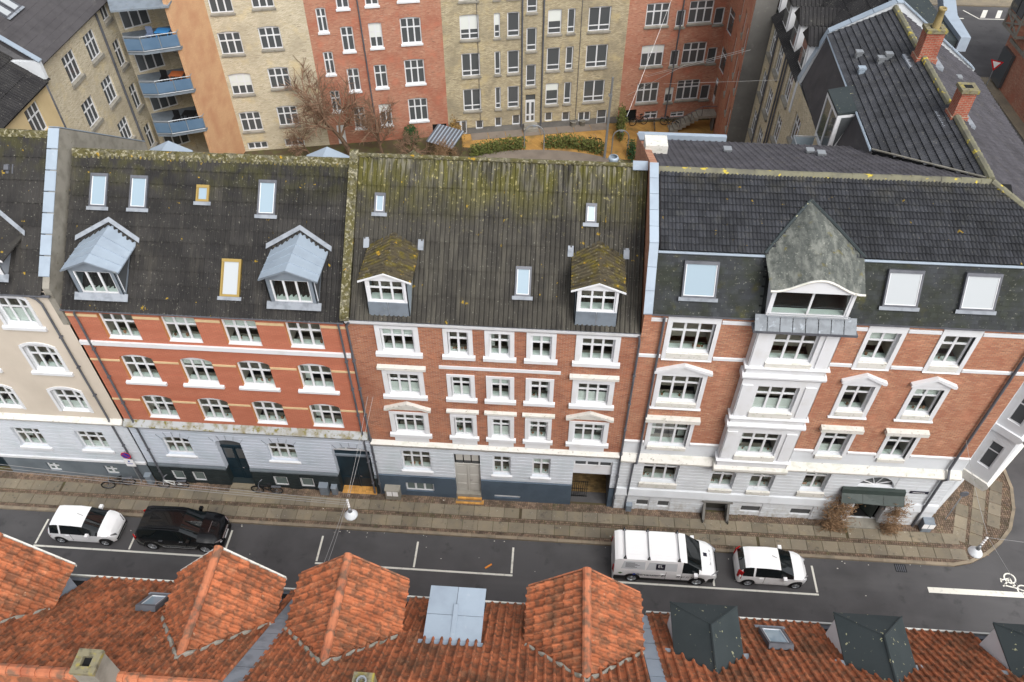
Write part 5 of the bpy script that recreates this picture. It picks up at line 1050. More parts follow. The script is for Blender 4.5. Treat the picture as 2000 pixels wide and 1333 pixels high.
for xd, ze, zr, hw, yf, hi in DORM:
    h = NH[hi][0]; s = (zr-ze)/hw; yr = NY-(zr-NZ)/T42
    ye_ = NY-(ze-NZ)/T42
    d = put('tiled_dormer', MB().box(xd-hw+.3, xd+hw-.3, ye_, yf-.15, zmain(yf)-.1, ze).prism([(xd-hw+.25, yf-.16, ze-.1), (xd+hw-.25, yf-.16, ze-.1), (xd, yf-.16, zr-.1)], (0, -.1, 0)).mesh('dormer_walls', white), h)
    sl = math.hypot(hw, zr-ze); nv = round(sl/.33); nu = int((yf-yr)/.25)+1
    V1 = Vector((hw, 0, zr-ze)); Fl = frame_m((xd-hw, yf, ze), (0, -1, 0), V1); Fr_ = frame_m((xd+hw, yf-nu*.25, ze), (0, 1, 0), Vector((-hw, 0, zr-ze)))
    for F in (Fl, Fr_):
        field(d, 'dormer_tile', tS, F, nu, nv, .25, sl/nv, lambda u, v, F=F: (F @ Vector((u, v, 0))).z > zmain((F @ Vector((u, v, 0))).y)-.08 and (F @ Vector((u, v, 0))).y < yf, 75, .006, .012)
        c = [F @ Vector((0, 0, -.06)), F @ Vector((nu*.25, 0, -.06)), F @ Vector((nu*.25, sl, -.06)), F @ Vector((0, sl, -.06))]
    MB().prism([(xd-hw, yf, ze-.08), (xd, yf, zr-.08), (xd, yr, zr-.08), (xd-hw, ye_, ze-.08)], (0, 0, .03)).prism([(xd+hw, yf, ze-.08), (xd+hw, ye_, ze-.08), (xd, yr, zr-.08), (xd, yf, zr-.08)], (0, 0, .03)).build('dormer_deck', dark, d)
    n = 8
    for i in range(n):
        a, b = yf+.03+(yr-yf)*i/n, yf+.03+(yr-yf)*(i+1.06)/n; MB().tube([(xd, b, zr+.03), (xd, a, zr+.05)], [.12, .14], 10).build('ridge_tile', tileOr, d)
    for sgn in (-1, 1):
        e0 = Vector((xd+sgn*(hw+.05), yf+.02, ze+.03)); e1 = Vector((xd, yf+.02, zr+.1)); P = [e0, e1, e1+Vector((0, 0, -.16)), e0+Vector((0, 0, -.16))]
        MB().prism(P, (0, .05, 0)).build('bargeboard', whitedirty if hi == 0 else cream2 if False else (whitedirty if hi == 0 else tileOr), d)
        v0 = Vector((xd+sgn*(hw+.02), ye_-.02, ze+.05)); v1 = Vector((xd, yr-.05, zr+.1)); pts = [v0.lerp(v1, t/10)+Vector((0, -.05+.03*math.sin(t*2.3), .02*math.cos(t*2.1))) for t in range(11)]
        MB().tube([p+Vector((0, 0, .06)) for p in pts], .07, 6).build('valley_mortar', mortar, d)
        if hi == 0: MB().prism([(xd+sgn*(hw-.25), yf-.15, zmain(yf-.15)), (xd+sgn*(hw-.25), yf-.15, ze), (xd+sgn*(hw-.25), ye_, ze)], (-sgn*.05, 0, 0)).build('cheek', zinc, d)
# zinc box dormer, felt dormers, skylights, party gutters, chimneys
h = NH[1][0]
zd = put('zinc_dormer', MB().box(ZB[0]+.12, ZB[1]-.12, -14.2, ZB[2]-.1, 12.5, 14.1).mesh('dormer_box', zincdk), h)
for i in range(2):
    for j in range(2): MB().prism([(ZB[0]+.85*i, ZB[2]-.93*j, ZB[3]+.05*j+(.05 if i else 0)*0), (ZB[0]+.85*i, ZB[2]-.93*(j+1)+.015, ZB[3]+.05*(j+1)), (ZB[0]+.85*(i+1)-.015, ZB[2]-.93*(j+1)+.015, ZB[3]+.05*(j+1)), (ZB[0]+.85*(i+1)-.015, ZB[2]-.93*j, ZB[3]+.05*j)], (0, 0, .04)).build('zinc_sheet', zinc, zd)
MB().box(ZB[0]+.78, ZB[0]+.92, -14.15, ZB[2]-.6, ZB[3]+.08, ZB[3]+.14).build('standing_seam', zinc, zd)
MB().prism([(ZB[0]-.12, -14.3, 14.36), (ZB[1]+.12, -14.3, 14.36), (ZB[1]+.12, -14.1, 14.3), (ZB[0]-.12, -14.1, 14.3)], (0, 0, .04)).build('rear_flashing', zinc, zd)
h = NH[2][0]
for xc, hw in FELT:
    yf, ze, zr = -12.35, 14.05, 14.82; yp = -13.35; ye_ = -13.93; yr = NY-(zr-NZ)/T42
    fd = put('felt_dormer', MB().prism([(xc-hw+.08, yf-.1, zmain(yf-.1)-.1), (xc-hw+.08, yf-.1, ze), (xc-hw+.08, ye_, ze)], (2*hw-.16, 0, 0)).mesh('dormer_cheeks', white), h)
    for P in ([(xc-hw, yf, ze), (xc-hw, ye_, ze), (xc, yr, zr), (xc, yp, zr)], [(xc+hw, ye_, ze), (xc+hw, yf, ze), (xc, yp, zr), (xc, yr, zr)], [(xc+hw, yf, ze), (xc-hw, yf, ze), (xc, yp, zr)]): MB().prism(P, (0, 0, .05)).build('felt_slope', feltg, fd)
    MB().tube([(xc, yp, zr+.05), (xc, yr, zr+.05)], .05, 6).tube([(xc, yp, zr+.04), (xc-hw, yf, ze+.05)], .03, 5).tube([(xc, yp, zr+.04), (xc+hw, yf, ze+.05)], .03, 5).build('felt_ridge', feltg, fd)
    for s in (-1, 1): MB().prism([(xc+s*hw, ye_-.02, ze+.03), (xc+s*(hw+.28), ye_-.1, ze+.0), (xc+s*(hw+.22), ye_+.2, ze-.1), (xc+s*hw, ye_+.15, ze-.03)], (0, 0, .05)).build('lead_flap', lead, fd)
Fsk = frame_m((0, NY, NZ), (-1, 0, 0), (0, -math.cos(A42), math.sin(A42))); sq = 1/math.cos(A42)
skylight(NH[2][0], Fsk @ Matrix.Translation((0, 0, .07)), -7.58, .62*sq, .72, 1.2); skylight(NH[0][0], Fsk @ Matrix.Translation((0, 0, .07)), 11.48, 1.0*sq, .62, .95)
for hi, xa, w in ((1, -7.85, .5), (2, 3.12, .42)):
    for i in range(6):
        y0, y1 = NY-.02-i*.76, NY-.02-(i+.98)*.76; MB().prism([(xa, y0, zmain(y0)+.02), (xa+w, y0, zmain(y0)+.02), (xa+w, y1, zmain(y1)+.02), (xa, y1, zmain(y1)+.02)], (0, 0, .05)).build('party_gutter_sheet', zinc if hi == 2 else lead, NH[hi][0])
c = put('chimney', MB().box(-.28, .28, -.28, .28, -1.6, 0).mesh('chimney_stack', concrete), NH[0][0], (-10.75, -16.65, 17.6)); MB().box(-.3, .3, -.3, -.12, 0, .12).box(-.3, .3, .12, .3, 0, .12).box(-.3, -.12, -.12, .12, 0, .12).box(.12, .3, -.12, .12, 0, .12).build('chimney_crown', mossstone, c); MB().box(-.12, .12, -.12, .12, .0, .012).build('flue', dark, c)
MB().prism([(-.5, -.3, -1.3), (.6, -.3, -1.3), (.6, .55, -1.6), (-.5, .55, -1.6)], (0, 0, .06)).build('chimney_flashing', lead, c)
c = put('chimney', MB().box(-.26, .26, -.26, .26, -1.2, 0).mesh('chimney_stack', mossstone), NH[1][0], (-4.2, -16.4, 16.9)); MB().lathe([(.13, 0), (.13, .15), (.09, .15), (.09, .02)], n=10).build('flue_pipe', galv, c)
# ================= ground, road, pavements =================
struct(MB().q((-250, -250, 0), (250, -250, 0), (250, 250, 0), (-250, 250, 0)).build('road', asphalt)); road = bpy.data.objects['road']
def inpoly(x, y, P):
    c = False
    for (x0, y0), (x1, y1) in zip(P, P[1:]+P[:1]):
        if (y0 > y) != (y1 > y) and x < (x1-x0)*(y-y0)/(y1-y0)+x0: c = not c
    return c
arc = [(20.96, -2.36), (21.85, -2.14), (22.84, -1.62), (23.74, -.93), (24.57, -.05), (25.22, 1.22), (25.6, 2.6), (25.65, 4.2)]
PV = [(-34, .3), (-34, -2.36)] + arc + [(25.65, 31), (23.0, 31), (23.0, 2.9), (20.1, .05)]
pav = struct(MB().prism([(x, y, 0) for x, y in PV], (0, 0, .07)).build('pavement', soil))
struct(MB().box(-34, 30, -11.5, -8.9, 0, .1).build('near_pavement', slabm))
slab = MB().prism([(.01, .01, 0), (.79, .01, 0), (.79, .615, 0), (.01, .615, 0)], (0, 0, .04)).mesh('paving_slab', slabm)
for k, y0 in enumerate((-1.13, -2.0)):
    x = -33.5+.4*k
    while x < 21.2-(0 if k else .0):
        if not (k == 0 and 8.1 < x+.4 < 10.1 and y0 > -1.2 and False): put('paving_slab', slab, pav, (x, y0+random.uniform(-.006, .006), .065+random.uniform(-.003, .005)), random.uniform(-.006, .006))
        x += .805 if random.random() > .06 else .93
inner = [(21.3, -.5), (21.3, -1.95), (22.6, -1.4), (23.5, -.75), (24.25, .1), (24.85, 1.3), (25.2, 2.7), (25.25, 5), (25.25, 30), (24.0, 30), (24.0, 4), (22.0, 1.3), (20.75, .05)]
for i in range(-8, 50):
    for j in range(-10, 10):
        a = RD(68); x = 22.5+i*.82*math.cos(a)-j*.78*math.sin(a); y = .5+i*.82*math.sin(a)+j*.78*math.cos(a)
        cs_ = [(x+u*math.cos(a)-v*math.sin(a), y+u*math.sin(a)+v*math.cos(a)) for u, v in ((0, 0), (.8, 0), (.8, .62), (0, .62))]
        if all(inpoly(p, q, inner) for p, q in cs_): put('paving_slab', slab, pav, (x, y, .066), a)
cob = []
def cobble(x, y, s, z=.07, ang=0):
    h = random.uniform(.015, .035); a = s*random.uniform(.42, .48); b = s*random.uniform(.4, .48); c, sn = math.cos(ang), math.sin(ang)
    cob.append(([(x+c*u-sn*v, y+sn*u+c*v, z+w) for u, v, w in ((-a, -b, 0), (a, -b, 0), (a, b, 0), (-a, b, 0), (-a*.8, -b*.8, h), (a*.8, -b*.8, h), (a*.8, b*.8, h), (-a*.8, b*.8, h))]))
for y0, y1 in ((-.5, 0.0), (-1.37, -1.13), (-2.2, -2.0)):
    n = max(1, round((y1-y0)/.11)); st = (y1-y0)/n
    for j in range(n):
        x = -33.5+random.random()*.1
        while x < 20.6+(1.2 if y0 < -1 else 0): cobble(x, y0+st*(j+.5), .11); x += random.uniform(.105, .125)
gx, gy_ = np.meshgrid(np.arange(20.3, 25.7, .115), np.arange(-2.3, 12, .115))
for x, y in zip(gx.ravel(), gy_.ravel()):
    if inpoly(x, y, PV) and (x > 20.6 or y > -.5): cobble(x+random.uniform(-.01, .01), y, .11)
mb = MB()
for p in cob:
    b = len(mb.v); mb.v += p
    for f in ((4, 5, 6, 7), (0, 1, 5, 4), (1, 2, 6, 5), (2, 3, 7, 6), (3, 0, 4, 7)): mb.f.append(tuple(b+i for i in f)); mb.m.append(0)
mb.build('cobbles', cobm, pav, kind='stuff')
x = -33.5
while x < 20.8:
    l = random.uniform(.9, 1.3); MB().box(x, min(x+l-.012, 20.95), -2.37, -2.2, 0, .115).build('kerb_stone', kerbm, pav); x += l
kp = arc+[(25.65, 8), (25.65, 12), (25.65, 20), (25.65, 30)]
for (x0, y0), (x1, y1) in zip(kp, kp[1:]):
    v = Vector((x1-x0, y1-y0, 0)); n = Vector((-v.y, v.x, 0)).normalized()*.17; a = Vector((x0, y0, 0)); q = a+v*.985
    MB().prism([a, q, q+n, a+n], (0, 0, .115)).build('kerb_stone', kerbm, pav)
# painted markings
def line(pts, name='parking_line', z=.004): MB().q(*[(x, y, z) for x, y in pts]).build(name, linem, road)
def seg(x0, y0, x1, y1, w=.1, name='parking_line'):
    v = Vector((x1-x0, y1-y0)); n = Vector((-v.y, v.x)).normalized()*w/2; line([(x0-n.x, y0-n.y), (x1-n.x, y1-n.y), (x1+n.x, y1+n.y), (x0+n.x, y0+n.y)], name)
for x in (-26.05, -21.08, -16.12, -11.3, -6.31, -1.36, 3.71, 8.73, 13.77): seg(x, -2.8, x, -4.25)
for a, b in ((-26.1, -16.05), (-11.35, -1.3), (3.66, 13.82)): seg(a, -4.36, b, -4.36)
seg(19.27, -3.73, 40, -3.6, .3, 'lane_line')
mk = MB()
def ring(cx, cy, r, w):
    for i in range(20):
        t0, t1 = 2*math.pi*i/20, 2*math.pi*(i+1)/20; mk.q(*[(cx+rr*math.cos(t), cy+rr*math.sin(t), .005) for rr, t in ((r-w, t0), (r, t0), (r, t1), (r-w, t1))])
def st_(a, b, w=.07):
    v = Vector((b[0]-a[0], b[1]-a[1])); n = Vector((-v.y, v.x)).normalized()*w/2; mk.q((a[0]-n.x, a[1]-n.y, .0055), (b[0]-n.x, b[1]-n.y, .0055), (b[0]+n.x, b[1]+n.y, .0055), (a[0]+n.x, a[1]+n.y, .0055))
bq = lambda u, v: (23.05+u*1.05+.18*v, -2.95-u*.12+v*.95)
ring(*bq(.42, .18), .3, .07); ring(*bq(.95, -.42), .32, .07)
for a, b in (((0, 0), (.42, .18)), ((.12, -.28), (.42, .18)), ((.12, -.28), (.55, -.32)), ((.55, -.32), (.42, .18)), ((.2, .02), (.62, -.2)), ((.55, -.32), (.95, -.42)), ((0, .1), (0, -.12)), ((.05, -.35), (.2, -.2))): st_(bq(*a), bq(*b))
mk.build('bicycle_symbol', linem, road)
for i in range(5):
    x = 44.2+i*1.55; line([(x, 63.6), (x+.5, 63.6), (x+1.5, 65.6), (x+1.0, 65.6)], 'hatch_stripe')
seg(43.0, 65.4, 44.0, 63.3, .15, 'hatch_line'); seg(44.0, 63.3, 55, 63.5, .15, 'hatch_line'); seg(41.0, 63.3, 42.4, 63.3, .2, 'dash_line')
MB().box(39.6, 40.6, 34, 50, 0, .1).build('far_pavement', slabm, road); MB().box(30, 60, 66.5, 80, 0, .12).build('far_pavement', slabm, road)
MB().box(17.95, 18.5, -2.85, -2.42, .004, .012).build('drain_grate', blackpl, road)
for i in range(5): MB().box(17.99+.1*i, 18.04+.1*i, -2.82, -2.45, .012, .02).build('drain_bar', gutter, road)
MB().box(-.04, .04, -.2, .2, 0, .05).build('orange_scrap', M('orange_scrap', rgb(220, 140, 60), .6), road, loc=(-2.55, -3.95, 0), rotz=-.9)
mb = MB()
for i in range(70):
    x, y = random.uniform(-27, 20), random.choice((random.uniform(-2.6, -2.4), random.uniform(-4.3, -2.5), random.uniform(-2.2, -.1))); s = random.uniform(.015, .04); z = .005 if y < -2.36 else .1
    mb.box(x, x+s*1.6, y, y+s, z, z+.01)
mb.build('litter_specks', M('pale_litter', rgb(206, 202, 192), .8), road, kind='stuff')
# courtyard ground
cy_ = struct(MB().q((-32, 10.4, .02), (13.8, 10.4, .02), (13.8, 42, .02), (-32, 42, .02)).build('courtyard_ground', soil))
MB().prism([(-8.5, 34.6, .03), (14, 33, .03), (13.6, 40.5, .03), (4, 39.2, .03), (-9.5, 36.3, .03)], (0, 0, .015)).build('yellow_brick_paving', yellowpav, cy_)
MB().q(*[(-1.0+7.4*math.cos(t), 31.2+3.4*math.sin(t), .06) for t in [math.pi*2*i/40 for i in range(40)]]).build('grey_paving_circle', greypav, cy_)
for i in range(8): MB().box(0, 1.45, -.55, .55, 0, .05).build('paving_slab', greypav, cy_, loc=Vector((-7.6, 36.2, .03))+fu*1.5*i+fn_*-.0, rotz=TH)
# ================= bicycles =================
def bicycle(label, loc, rz, fcol, lean=RD(7), group='bicycles by the house walls', basket=False):
    b = thing('bicycle', label, 'bicycle', loc, rz, group); b.rotation_euler = (lean, 0, rz)
    for x in (0, 1.05):
        w = put('wheel', MB().lathe([(.3, -.024), (.35, -.024), (.35, .024), (.3, .024), (.3, -.024)], n=22, axis='y').mesh('tyre', rubber), b, (x, 0, .345))
        mb = MB().lathe([(.295, -.01), (.312, -.01), (.312, .01), (.295, .01), (.295, -.01)], n=22, axis='y')
        for i in range(12): t = i*math.pi/6; mb.tube([(0, 0, 0), (.3*math.cos(t), 0, .3*math.sin(t))], .004, 3)
        mb.lathe([(0, -.04), (.025, -.04), (.025, .04), (0, .04)], n=8, axis='y').build('rim', chrome, w)
        MB().tube([(.365*math.cos(t), 0, .365*math.sin(t)) for t in [RD(a) for a in range(20, 170, 15)]], .02, 4).build('mudguard', blackpl, w)
    bb, hd, st, so_ = (.45, 0, .3), (.86, 0, .78), (.34, 0, .78), (.31, 0, .9)
    MB().tube([hd, bb], .03, 6).tube([bb, st, so_], .027, 6).tube([(.36, 0, .7), (.84, 0, .82)], .027, 6).tube([(0, 0, .345), bb], .02, 5).tube([(0, 0, .345), st], .018, 5).tube([(.82, 0, .92), hd, (1.05, 0, .345)], .016, 6).build('frame', fcol, b)
    MB().tube([(.72, -.28, .97), (.82, -.12, 1.0), (.82, .12, 1.0), (.72, .28, .97)], .014, 6).build('handlebar', chrome, b)
    MB().prism([(.18, -.09, .9), (.18, .09, .9), (.44, .02, .9), (.44, -.02, .9)], (0, 0, .06)).build('saddle', blackpl, b)
    MB().lathe([(0, -.03), (.09, -.03), (.09, -.02), (0, -.02)], bb, 12, axis='y').tube([(.45, -.08, .3), (.55, -.08, .16)], .012, 4).tube([(.45, .08, .3), (.35, .08, .44)], .012, 4).build('crank_and_pedals', gutter, b)
    MB().box(-.3, .22, -.06, .06, .72, .74).tube([(-.25, 0, .72), (0, .03, .345)], .008, 4).build('rear_rack', gutter, b)
    if basket: MB().box(.9, 1.2, -.18, .18, .85, .87).box(.9, .91, -.18, .18, .87, 1.1).box(1.19, 1.2, -.18, .18, .87, 1.1).box(.9, 1.2, -.18, -.17, .87, 1.1).box(.9, 1.2, .17, .18, .87, 1.1).build('basket', gutter, b)
    return b
bicycle('dark bicycle with a pale saddle under the grey basement windows', (-22.5, -.45, .1), RD(196), blackpl, RD(-6))
bicycle('bicycle with a white frame beside the parking sign', (-19.5, -.42, .1), RD(184), M('pale_bike_frame', rgb(210, 212, 210), .4), RD(-7))
bicycle('black bicycle with silver wheels right of the green door steps', (-14.3, -.45, .1), RD(181), blackpl, RD(-5))
for i, (x, y, lb) in enumerate(((7.3, 39.3, 'dark courtyard bicycle nearest the passage, below the window'), (8.2, 39.4, 'middle dark courtyard bicycle below the window'), (9.0, 39.3, 'courtyard bicycle next to the outside stair'), (2.2, 35.3, 'courtyard bicycle leaning in the hedge near the lamp post'))):
    bicycle(lb, (x, y, .05), RD(200+70*i if i < 3 else 20), blackpl, RD(8), 'bicycles in the courtyard')
# ================= street furniture =================
def lathe_o(name, prof_, mat, par, loc=(0, 0, 0), n=20, smooth=True): return MB().lathe(prof_, n=n).build(name, mat, par, smooth, loc)
def hanging_lamp(label, x, y, z, wires):
    l = thing('street_lamp', label, 'street lamp', (x, y, z), group='street lamps hung on wires')
    lathe_o('shade', [(.05, .3), (.1, .28), (.16, .2), (.29, .02), (.3, -.03), (.285, -.03), (.15, .16), (0, .2)], M('white_enamel', rgb(226, 232, 236), .3) if 'white_enamel' not in bpy.data.materials else bpy.data.materials['white_enamel'], l)
    lathe_o('neck', [(0, .52), (.07, .5), (.08, .38), (.1, .28), (0, .28)], galv, l)
    lathe_o('bulb', [(0, .15), (.08, .1), (.09, .02), (0, -.04)], insill, l)
    for i, h in enumerate((.62, .78, .95, 1.12)): lathe_o('insulator', [(0, h), (.05, h+.01), (.06, h+.06), (.03, h+.1), (0, h+.1)], signwhite, l, n=10)
    mb = MB().tube([(0, 0, .5), (0, 0, 1.3)], .012, 5)
    for a, b in wires: a, b = Vector(a), Vector(b); mb.tube([a.lerp(b, t/8)-Vector((0, 0, .35*4*(t/8)*(1-t/8)*.4)) for t in range(9)], .009, 4)
    mb.build('suspension_wires', M('wire_grey', rgb(150, 150, 150), .6) if 'wire_grey' not in bpy.data.materials else bpy.data.materials['wire_grey'], l)
hanging_lamp('white bell street lamp hanging on wires in front of the dark gate door', -8.5, -5.0, 5.85, [((0, .1, 1.3), (.1, 4.9, 2.4)), ((.08, .1, 1.3), (.35, 4.9, 2.4)), ((0, -.1, 1.3), (.3, -6.8, 4.2)), ((.08, -.1, 1.3), (.5, -6.8, 4.2)), ((-.05, 0, 1.15), (-22, 1.0, 1.5)), ((-.05, 0, .95), (-22, 1.0, 1.2)), ((-.05, 0, .8), (-22, 1.0, .95))])
hanging_lamp('white bell street lamp hanging over the rounded pavement corner', 18.75, -5.0, 5.85, [((0, .1, 1.3), (.6, 4.9, 1.5)), ((0, -.1, 1.3), (-.5, -6.8, 4)), ((.05, 0, 1.2), (16, -2, 2.6))])
sg = thing('parking_sign', 'round blue and red no-parking sign with a white plate on a grey post', 'sign', (-22.0, -.22, .1))
MB().tube([(0, 0, 0), (0, 0, 2.75)], .035, 8).build('post', galv, sg)
dsc = MB().lathe([(0, -.045), (.27, -.045), (.27, -.035), (0, -.035)], (0, 0, 2.45), 24, axis='y').build('sign_rim', signred, sg)
MB().lathe([(0, -.05), (.22, -.05), (.22, -.046), (0, -.046)], (0, 0, 2.45), 24, axis='y').build('blue_disc', signblue, sg); MB().prism([(-.19, -.055, 2.60), (-.15, -.055, 2.64), (.19, -.055, 2.30), (.15, -.055, 2.26)], (0, .004, 0)).build('red_bar', signred, sg)
MB().box(-.25, .25, -.05, -.036, 1.5, 2.12).build('white_plate', signwhite, sg)
MB().box(-.05, .05, -.056, -.051, 1.9, 2.02).box(-.16, .16, -.056, -.051, 1.78, 1.8).box(-.12, .12, -.056, -.051, 1.72, 1.74).build('plate_print', signblue, sg)
def cabinet(label, loc, w, d, h, mat, name='utility_cabinet', notes=False):
    c = thing(name, label, 'cabinet', loc, group='small grey cabinets along the wall'); MB().box(-w/2, w/2, -d/2, d/2, 0, h).build('body', mat, c); MB().prism([(-w/2-.02, -d/2-.03, h), (-w/2-.02, d/2, h+.06), (-w/2-.02, d/2, h), ], (w+.04, 0, 0)).build('lid', mat, c)
    MB().box(-w/2+.04, w/2-.04, -d/2-.012, -d/2-.001, .06, h-.06).build('front_panel', mat, c)
    if notes:
        for s in (-1, 1): MB().box(min(s*.02, s*.3), max(s*.02, s*.3), -d/2-.02, -d/2-.013, .35, .75).build('paper_notice', signwhite, c)
cabinet('small pale grey cabinet beside the parking sign post', (-21.4, -.25, .1), .32, .25, .75, zincdk)
cabinet('wide grey cabinet left of the dark gate door', (-11.75, -.25, .1), .45, .3, .75, zincdk); cabinet('narrow grey cabinet nearest the dark gate door', (-11.2, -.22, .1), .28, .25, .62, zincdk)
cabinet('brown-grey cabinet with two white notices beside the downpipes', (-8.0, -.25, .1), .78, .35, .85, concrete, notes=True)
cabinet('small graffiti-marked cabinet at the foot of the corner house downpipe', (4.6, -.2, .1), .3, .22, .55, zincdk)
cabinet('grey cabinet with white panel at the chamfered corner', (20.0, -.3, .1), .5, .4, .75, zincdk, notes=True)
tr = thing('traffic_mirror', 'slim grey post with an oval mirror leaning beside the chamfered corner', 'sign', (21.3, .35, .1)); MB().tube([(0, 0, 0), (0, 0, 2.3)], .03, 6).build('post', galv, tr); MB().lathe([(0, -.02), (.2, -.02), (.22, .02), (0, .03)], (0, -.05, 2.45), 16, axis='y').build('mirror', gutter, tr)
yl = thing('give_way_sign', 'red and white triangular give-way sign in the side street, top right', 'sign', (39.0, 47.2, .1)); MB().tube([(0, 0, 0), (0, 0, 2.9)], .04, 6).build('post', galv, yl)
MB().prism([(-.55, -.06, 3.0), (.55, -.06, 3.0), (0, -.06, 2.05)], (0, .02, 0)).build('red_triangle', signred, yl); MB().prism([(-.34, -.07, 2.9), (.34, -.07, 2.9), (0, -.07, 2.3)], (0, .008, 0)).build('white_triangle', signwhite, yl); yl.rotation_euler = (0, 0, RD(-30))
# dry climbers at the entrance
for x0, x1, n, lb in ((14.6, 15.85, 1500, 'large dry brown climber left of the copper canopy'), (17.7, 18.55, 800, 'small dry brown climber right of the entrance door')):
    t = thing('dry_climber', lb, 'plant', ((x0+x1)/2, -.25, .1)); mb = MB()
    for i in range(n):
        x = random.gauss((x0+x1)/2, (x1-x0)*.27)-(x0+x1)/2; z = random.uniform(0, 2.6)*random.random()**.3; z = min(z, 2.5); y = random.uniform(-.35, .15)-(.25 if z < .8 else 0)
        a = random.random()*6.28; l = random.uniform(.15, .5); d_ = Vector((math.cos(a)*l*.6, math.sin(a)*l*.25, random.uniform(-.7, .5)*l)); mb.tube([(x, y, z+.05), Vector((x, y, z+.05))+d_*.5+Vector((0, -.04, .03)), Vector((x, y, max(.03, z+.05+d_.z)))+Vector((d_.x, d_.y, 0))], [.016, .013, .006], 3, cap=False)
    mb.build('dry_stems', straw, t, kind='stuff')
# ================= courtyard plants and furniture =================
def leafmass(mb, cx, cy, cz, rx, ry, rz, n, s, shell_=.35):
    for i in range(n):
        while True:
            p = Vector((random.uniform(-1, 1), random.uniform(-1, 1), random.uniform(-1, 1)))
            if shell_ < p.length < 1: break
        c = Vector((cx+p.x*rx, cy+p.y*ry, cz+p.z*rz)); u = Vector((random.gauss(0, 1), random.gauss(0, 1), random.gauss(0, 1))).normalized(); v = u.orthogonal().normalized(); k = s*random.uniform(.6, 1.3)
        mb.q(c-u*k, c-v*k*.4, c+u*k, c+v*k*.4)
def hedge(label, pts, h, w, mat, n=520):
    a = Vector(pts[0]); t = thing('hedge', label, 'hedge', (a.x, a.y, 0)); mb = MB(); tw = MB()
    for p, q in zip(pts, pts[1:]):
        p, q = Vector(p)-a, Vector(q)-a; L = (q-p).length
        for i in range(int(n*L)):
            c = p.lerp(q, random.random()); z = random.uniform(.1, h)*random.uniform(.8, 1.1); k = random.uniform(.05, .1); u = Vector((random.gauss(0, 1), random.gauss(0, 1), random.gauss(0, 1))).normalized(); v = u.orthogonal()
            cc = Vector((c.x+random.gauss(0, w*.28), c.y+random.gauss(0, w*.28), z)); mb.q(cc-u*k, cc-v*k*.5, cc+u*k, cc+v*k*.5)
        for i in range(int(L*10)): c = p.lerp(q, random.random()); tw.tube([(c.x, c.y, 0), (c.x+random.gauss(0, .12), c.y+random.gauss(0, .12), h*random.uniform(.7, 1.05))], .012, 3)
    mb.build('leaves', mat, t); tw.build('stems', twig, t)
hedge('low clipped green hedge right of the middle steel arch', [(-1.2, 34.9, 0), (.8, 35.1, 0), (2.4, 34.7, 0), (3.6, 34.2, 0)], 1.25, .55, hedge_l)
hedge('low brownish-green hedge left of the middle steel arch', [(-3.0, 34.7, 0), (-5, 34.2, 0), (-7.2, 33.2, 0)], 1.15, .6, hedge_l)
hedge('tall brown hedge against the yellow house by the cellar door', [(-9.0, 36.0, 0), (-8.3, 33.8, 0)], 2.0, .7, hedge_b, 500)
hedge('tall green conical hedge left of the dark passage', [(5.2, 38.6, 0), (5.1, 36.2, 0)], 2.3, .6, hedge_l, 600)
hedge('dark green bush beside the right steel arch', [(5.9, 34.6, 0), (6.1, 33.2, 0)], 1.5, .6, plantm, 400)
def tree(label, loc, h, seed, mat, spread=1.0, tmat=None):
    rnd = random.Random(seed); t = thing('bare_tree', label, 'tree', loc); tk, br = MB(), MB()
    def grow(p, d, l, r, dep, mb):
        pts = [p]; rs = [r]; 
        for i in range(4):
            d = (d+Vector((rnd.gauss(0, .16), rnd.gauss(0, .16), rnd.gauss(.03, .1)))).normalized(); p = p+d*l/4; pts.append(p); rs.append(max(.004, r*(1-.13*(i+1))))
            if dep > 0 and i > 0:
                for k in range(2 if dep > 1 else 4):
                    a = rnd.random()*6.28; o = d.orthogonal().normalized(); s = (d*rnd.uniform(.5, .9)+(o*math.cos(a)+d.cross(o)*math.sin(a))*rnd.uniform(.5, 1.0)*spread).normalized()
                    grow(p, s, l*rnd.uniform(.5, .75), r*.5, dep-1, br)
        mb.tube(pts, rs, 6 if r > .05 else 3, cap=False)
        if dep > 0: grow(p, d, l*.75, r*.5, dep-1, br)
    grow(Vector((0, 0, 0)), Vector((rnd.uniform(-.3, .3), 0, 1)).normalized(), h*.42, .16*h/6, 3, tk)
    tk.build('trunk', bark, t); br.build('crown', mat, t)
tree('gnarled bare tree in front of the pale and red brick courtyard houses', (-17.3, 32.8, 0), 8.6, 3, twig, 1.1)
tree('second bare tree with reddish twigs before the red courtyard house', (-14.6, 32.6, 0), 5.6, 8, twig, 1.2)
tree('low bare shrub right of the bare trees', (-12.2, 32.3, 0), 3.4, 5, twig, 1.3)
tree('pale twiggy shrub growing over the striped shed roof', (-8.8, 31.6, 0), 3.2, 12, straw, 1.3)
tree('brown bare shrub in front of the pale brick house', (-20.5, 32.2, 0), 3.8, 21, twig, 1.3)
ev = thing('evergreen_shrub', 'small dark evergreen shrub against the red courtyard house', 'shrub', (-12.5, 34.6, 0)); mb = MB(); leafmass(mb, 0, 0, 1.0, .7, .6, 1.0, 900, .09); mb.build('foliage', plantm, ev); MB().tube([(0, 0, 0), (0, 0, 1)], .05, 5).build('stem', bark, ev)
